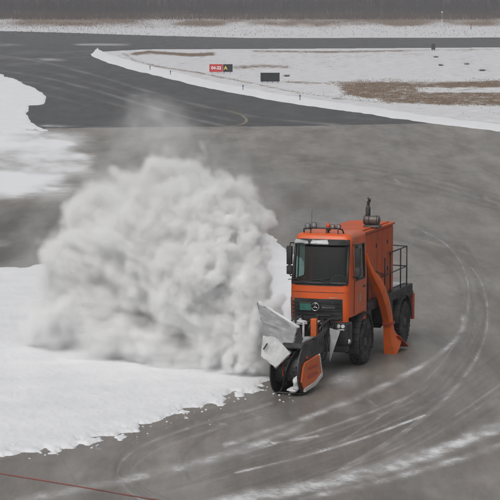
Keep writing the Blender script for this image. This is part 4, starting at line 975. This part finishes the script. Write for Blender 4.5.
# ------------------------------------------------------------------ airfield signs, lights, mast
M_signred = mat('sign_red', (.52, .035, .04), .5, var=.1); M_signblk = mat('sign_black', (.014, .018, .024), .45, var=.2)
M_signwhite = mat('sign_white', (.75, .75, .75), .6); M_signyel = mat('sign_yellow', (.75, .60, .10), .6)
M_post = mat('galvanised_post', (.30, .30, .31), .5, .5, var=.2)
def text_mesh(s, size, m, parent, loc):
    cu = bpy.data.curves.new('lettering', 'FONT'); cu.body = s; cu.size = size; cu.extrude = .006; cu.align_x = 'CENTER'; cu.align_y = 'CENTER'; cu.offset = .018
    o = bpy.data.objects.new('tmp_text', cu); COL.objects.link(o); dg = bpy.context.evaluated_depsgraph_get()
    me = bpy.data.meshes.new_from_object(o.evaluated_get(dg)); bpy.data.objects.remove(o); bpy.data.curves.remove(cu)
    me.transform(Matrix.Translation(loc) @ Matrix.Rotation(PI / 2, 4, 'X')); me.materials.clear()
    me.name = 'lettering'; return link_mesh('lettering', me, m, parent)
def sign_base(x0, x1, ytop, ybot, label, rz=0.0):
    yg = ybot + 1.3; p = at((x0 + x1) / 2, yg); k = p[1] / CAM_F
    e = bpy.data.objects.new('airfield_sign', None); COL.objects.link(e); e.location = (p[0], p[1], 0); e.rotation_euler[2] = rz
    tag(e, label, 'sign', 'airfield signs on the infield'); wd_ = (x1 - x0) * k; z0, z1 = (yg - ybot) * k, (yg - ytop) * k
    for q in (-.4, -.13, .13, .4):
        bm = bmesh.new(); bar(bm, (q * wd_, .05, -.05), (q * wd_, .05, z0 + .03), .03); lathe(bm, [(.07, 0), (.07, .02)], 10, 'Z', (q * wd_, .05, 0)); obj('leg', bm, M_post, e)
    return e, wd_, z0, z1
e, wd_, z0, z1 = sign_base(209.4, 232.6, 64.2, 71.9, 'red and black lit airfield sign with white and yellow characters')
xs = -wd_ / 2 + wd_ * .585
bm = bmesh.new(); box(bm, -wd_ / 2, xs - .012, -.09, .09, z0, z1, .02); rp = obj('red_panel', bm, M_signred, e)
bm = bmesh.new(); box(bm, xs + .012, wd_ / 2, -.088, .088, z0, z1, .02); bp_ = obj('black_panel', bm, M_signblk, e)
text_mesh('04-22', .46, M_signwhite, rp, ((-wd_ / 2 + xs) / 2, -.096, (z0 + z1) / 2)); text_mesh('A', .52, M_signyel, bp_, (xs + .28, -.096, (z0 + z1) / 2))
e, wd_, z0, z1 = sign_base(260.5, 279.6, 73.2, 81.6, 'blank dark airfield sign standing alone nearer the taxiway')
bm = bmesh.new(); box(bm, -wd_ / 2, wd_ / 2, -.09, .09, z0, z1, .02); pn = obj('panel', bm, M_signblk, e)
for q in (-.25, .25):
    bm = bmesh.new(); box(bm, q * wd_ - .02, q * wd_ + .02, -.105, -.088, z0 + .03, z1 - .03, .004); obj('seam', bm, M_iron, pn)
bm = bmesh.new(); box(bm, -wd_ / 2 - .03, wd_ / 2 + .03, -.12, .12, z1 - .004, z1 + .04, .012); obj('top_cap', bm, M_signblk, pn)
M_bluelens = mat('blue_lens', (.03, .06, .25), .2)
for x, y, where in ((150, 70.5, 'nearest the taxiway bend at left'), (170.5, 75.5, 'second from the taxiway bend'), (243, 90.5, 'below the red sign'), (300, 101, 'beyond the blank dark sign toward the right')):
    p = at(x, y); e = bpy.data.objects.new('edge_light', None); COL.objects.link(e); e.location = (p[0], p[1], 0)
    tag(e, 'short taxiway edge light ' + where, 'edge light', 'taxiway edge lights')
    bm = bmesh.new(); bar(bm, (0, 0, -.02), (0, 0, .36), .03); lathe(bm, [(.10, 0), (.10, .03)], 12, 'Z'); obj('stem', bm, M_iron, e)
    bm = bmesh.new(); lathe(bm, [(.05, 0), (.065, .03), (.06, .12), (.0, .15)], 12, 'Z', (0, 0, .36)); obj('lens', bm, M_bluelens, e, smooth=True)
# small equipment box by the runway edge
p = at(433.3, 51); k = p[1] / CAM_F
e = bpy.data.objects.new('equipment_box', None); COL.objects.link(e); e.location = (p[0], p[1], 0); tag(e, 'small dark equipment box on a post at the runway edge', 'equipment box')
bm = bmesh.new(); box(bm, -.28, .28, -.2, .2, .22, .95, .03); obj('cabinet', bm, M_iron, e)
bm = bmesh.new(); box(bm, -.2, .2, -.24, .24, .95, 1.02, .02); obj('cap', bm, M_iron, e)
for q in (-.15, .15): bm = bmesh.new(); bar(bm, (q, 0, -.05), (q, 0, .25), .04); obj('leg', bm, M_iron, e)
# mast
p = at(442, 31); k = p[1] / CAM_F
e = bpy.data.objects.new('mast', None); COL.objects.link(e); e.location = (p[0], p[1], 0); tag(e, 'thin pale mast standing in the snow beyond the runway', 'mast')
bm = bmesh.new(); bar(bm, (0, 0, 0), (0, 0, 11.5 * k), .11, .09); obj('pole', bm, M_white, e)
bm = bmesh.new(); bar(bm, (0, 0, 11.5 * k), (0, 0, 19 * k), .06, .04); bar(bm, (-.25, 0, 18.2 * k), (.25, 0, 18.2 * k), .04); obj('pole_top', bm, M_post, e)
bm = bmesh.new(); box(bm, -.16, .16, -.16, .16, 18.2 * k, 19.4 * k, .03); obj('lamp_head', bm, M_white, e)
# marker post far right
p = at(471, 29.5); e = bpy.data.objects.new('marker_post', None); COL.objects.link(e); e.location = (p[0], p[1], 0); tag(e, 'tiny dark reddish marker post in the far snow right of the mast', 'marker')
bm = bmesh.new(); bar(bm, (0, 0, 0), (0, 0, .95), .08); obj('post', bm, M_iron, e)
bm = bmesh.new(); box(bm, -.13, .13, -.05, .05, .9, 1.25, .02); obj('board', bm, M_redor, e)
# dark tussocks in the infield snow
M_tuss = mat('dark_tussock', (.07, .058, .048), .95, var=.4, scale=6)
for k, (x, y, where) in enumerate(((436, 57.5, 'just below the equipment box'), (441, 65.8, 'largest, in the open snow'), (466.5, 64.5, 'rightmost in the open snow'), (482, 71, 'nearest the dry grass at right'), (287, 76.5, 'right of the blank sign'))):
    p = at(x, y); bm = bmesh.new(); kk = p[1] / CAM_F
    for q in range(70):
        a = random.uniform(0, 2 * PI); r = random.uniform(0, .28); b = Vector((r * math.cos(a), r * math.sin(a), 0)); t = b * 1.9 + Vector((random.uniform(-.1, .1), random.uniform(-.1, .1), random.uniform(.10, .28)))
        s = Vector((math.cos(a * 3), math.sin(a * 3), 0)) * .035; v = [bm.verts.new(b - s), bm.verts.new(b + s), bm.verts.new(t)]; bm.faces.new(v)
    o = obj('grass_tussock', bm, M_tuss); o.location = (p[0], p[1], 0); tag(o, 'small dark grass tussock ' + where, 'tussock', 'dark tussocks in the infield snow')
# ------------------------------------------------------------------ haze
bm = bmesh.new(); box(bm, -420, 420, -30, 1150, -1.2, 24)
m = bpy.data.materials.new('winter_air'); m.use_nodes = True; t = m.node_tree; t.nodes.clear()
o = t.nodes.new('ShaderNodeOutputMaterial'); pv = t.nodes.new('ShaderNodeVolumePrincipled'); pv.inputs['Color'].default_value = (.80, .80, .83, 1); pv.inputs['Density'].default_value = HAZE; pv.inputs['Anisotropy'].default_value = .2
t.links.new(pv.outputs[0], o.inputs['Volume'])
hz = obj('haze', bm, m); hz['kind'] = 'stuff'
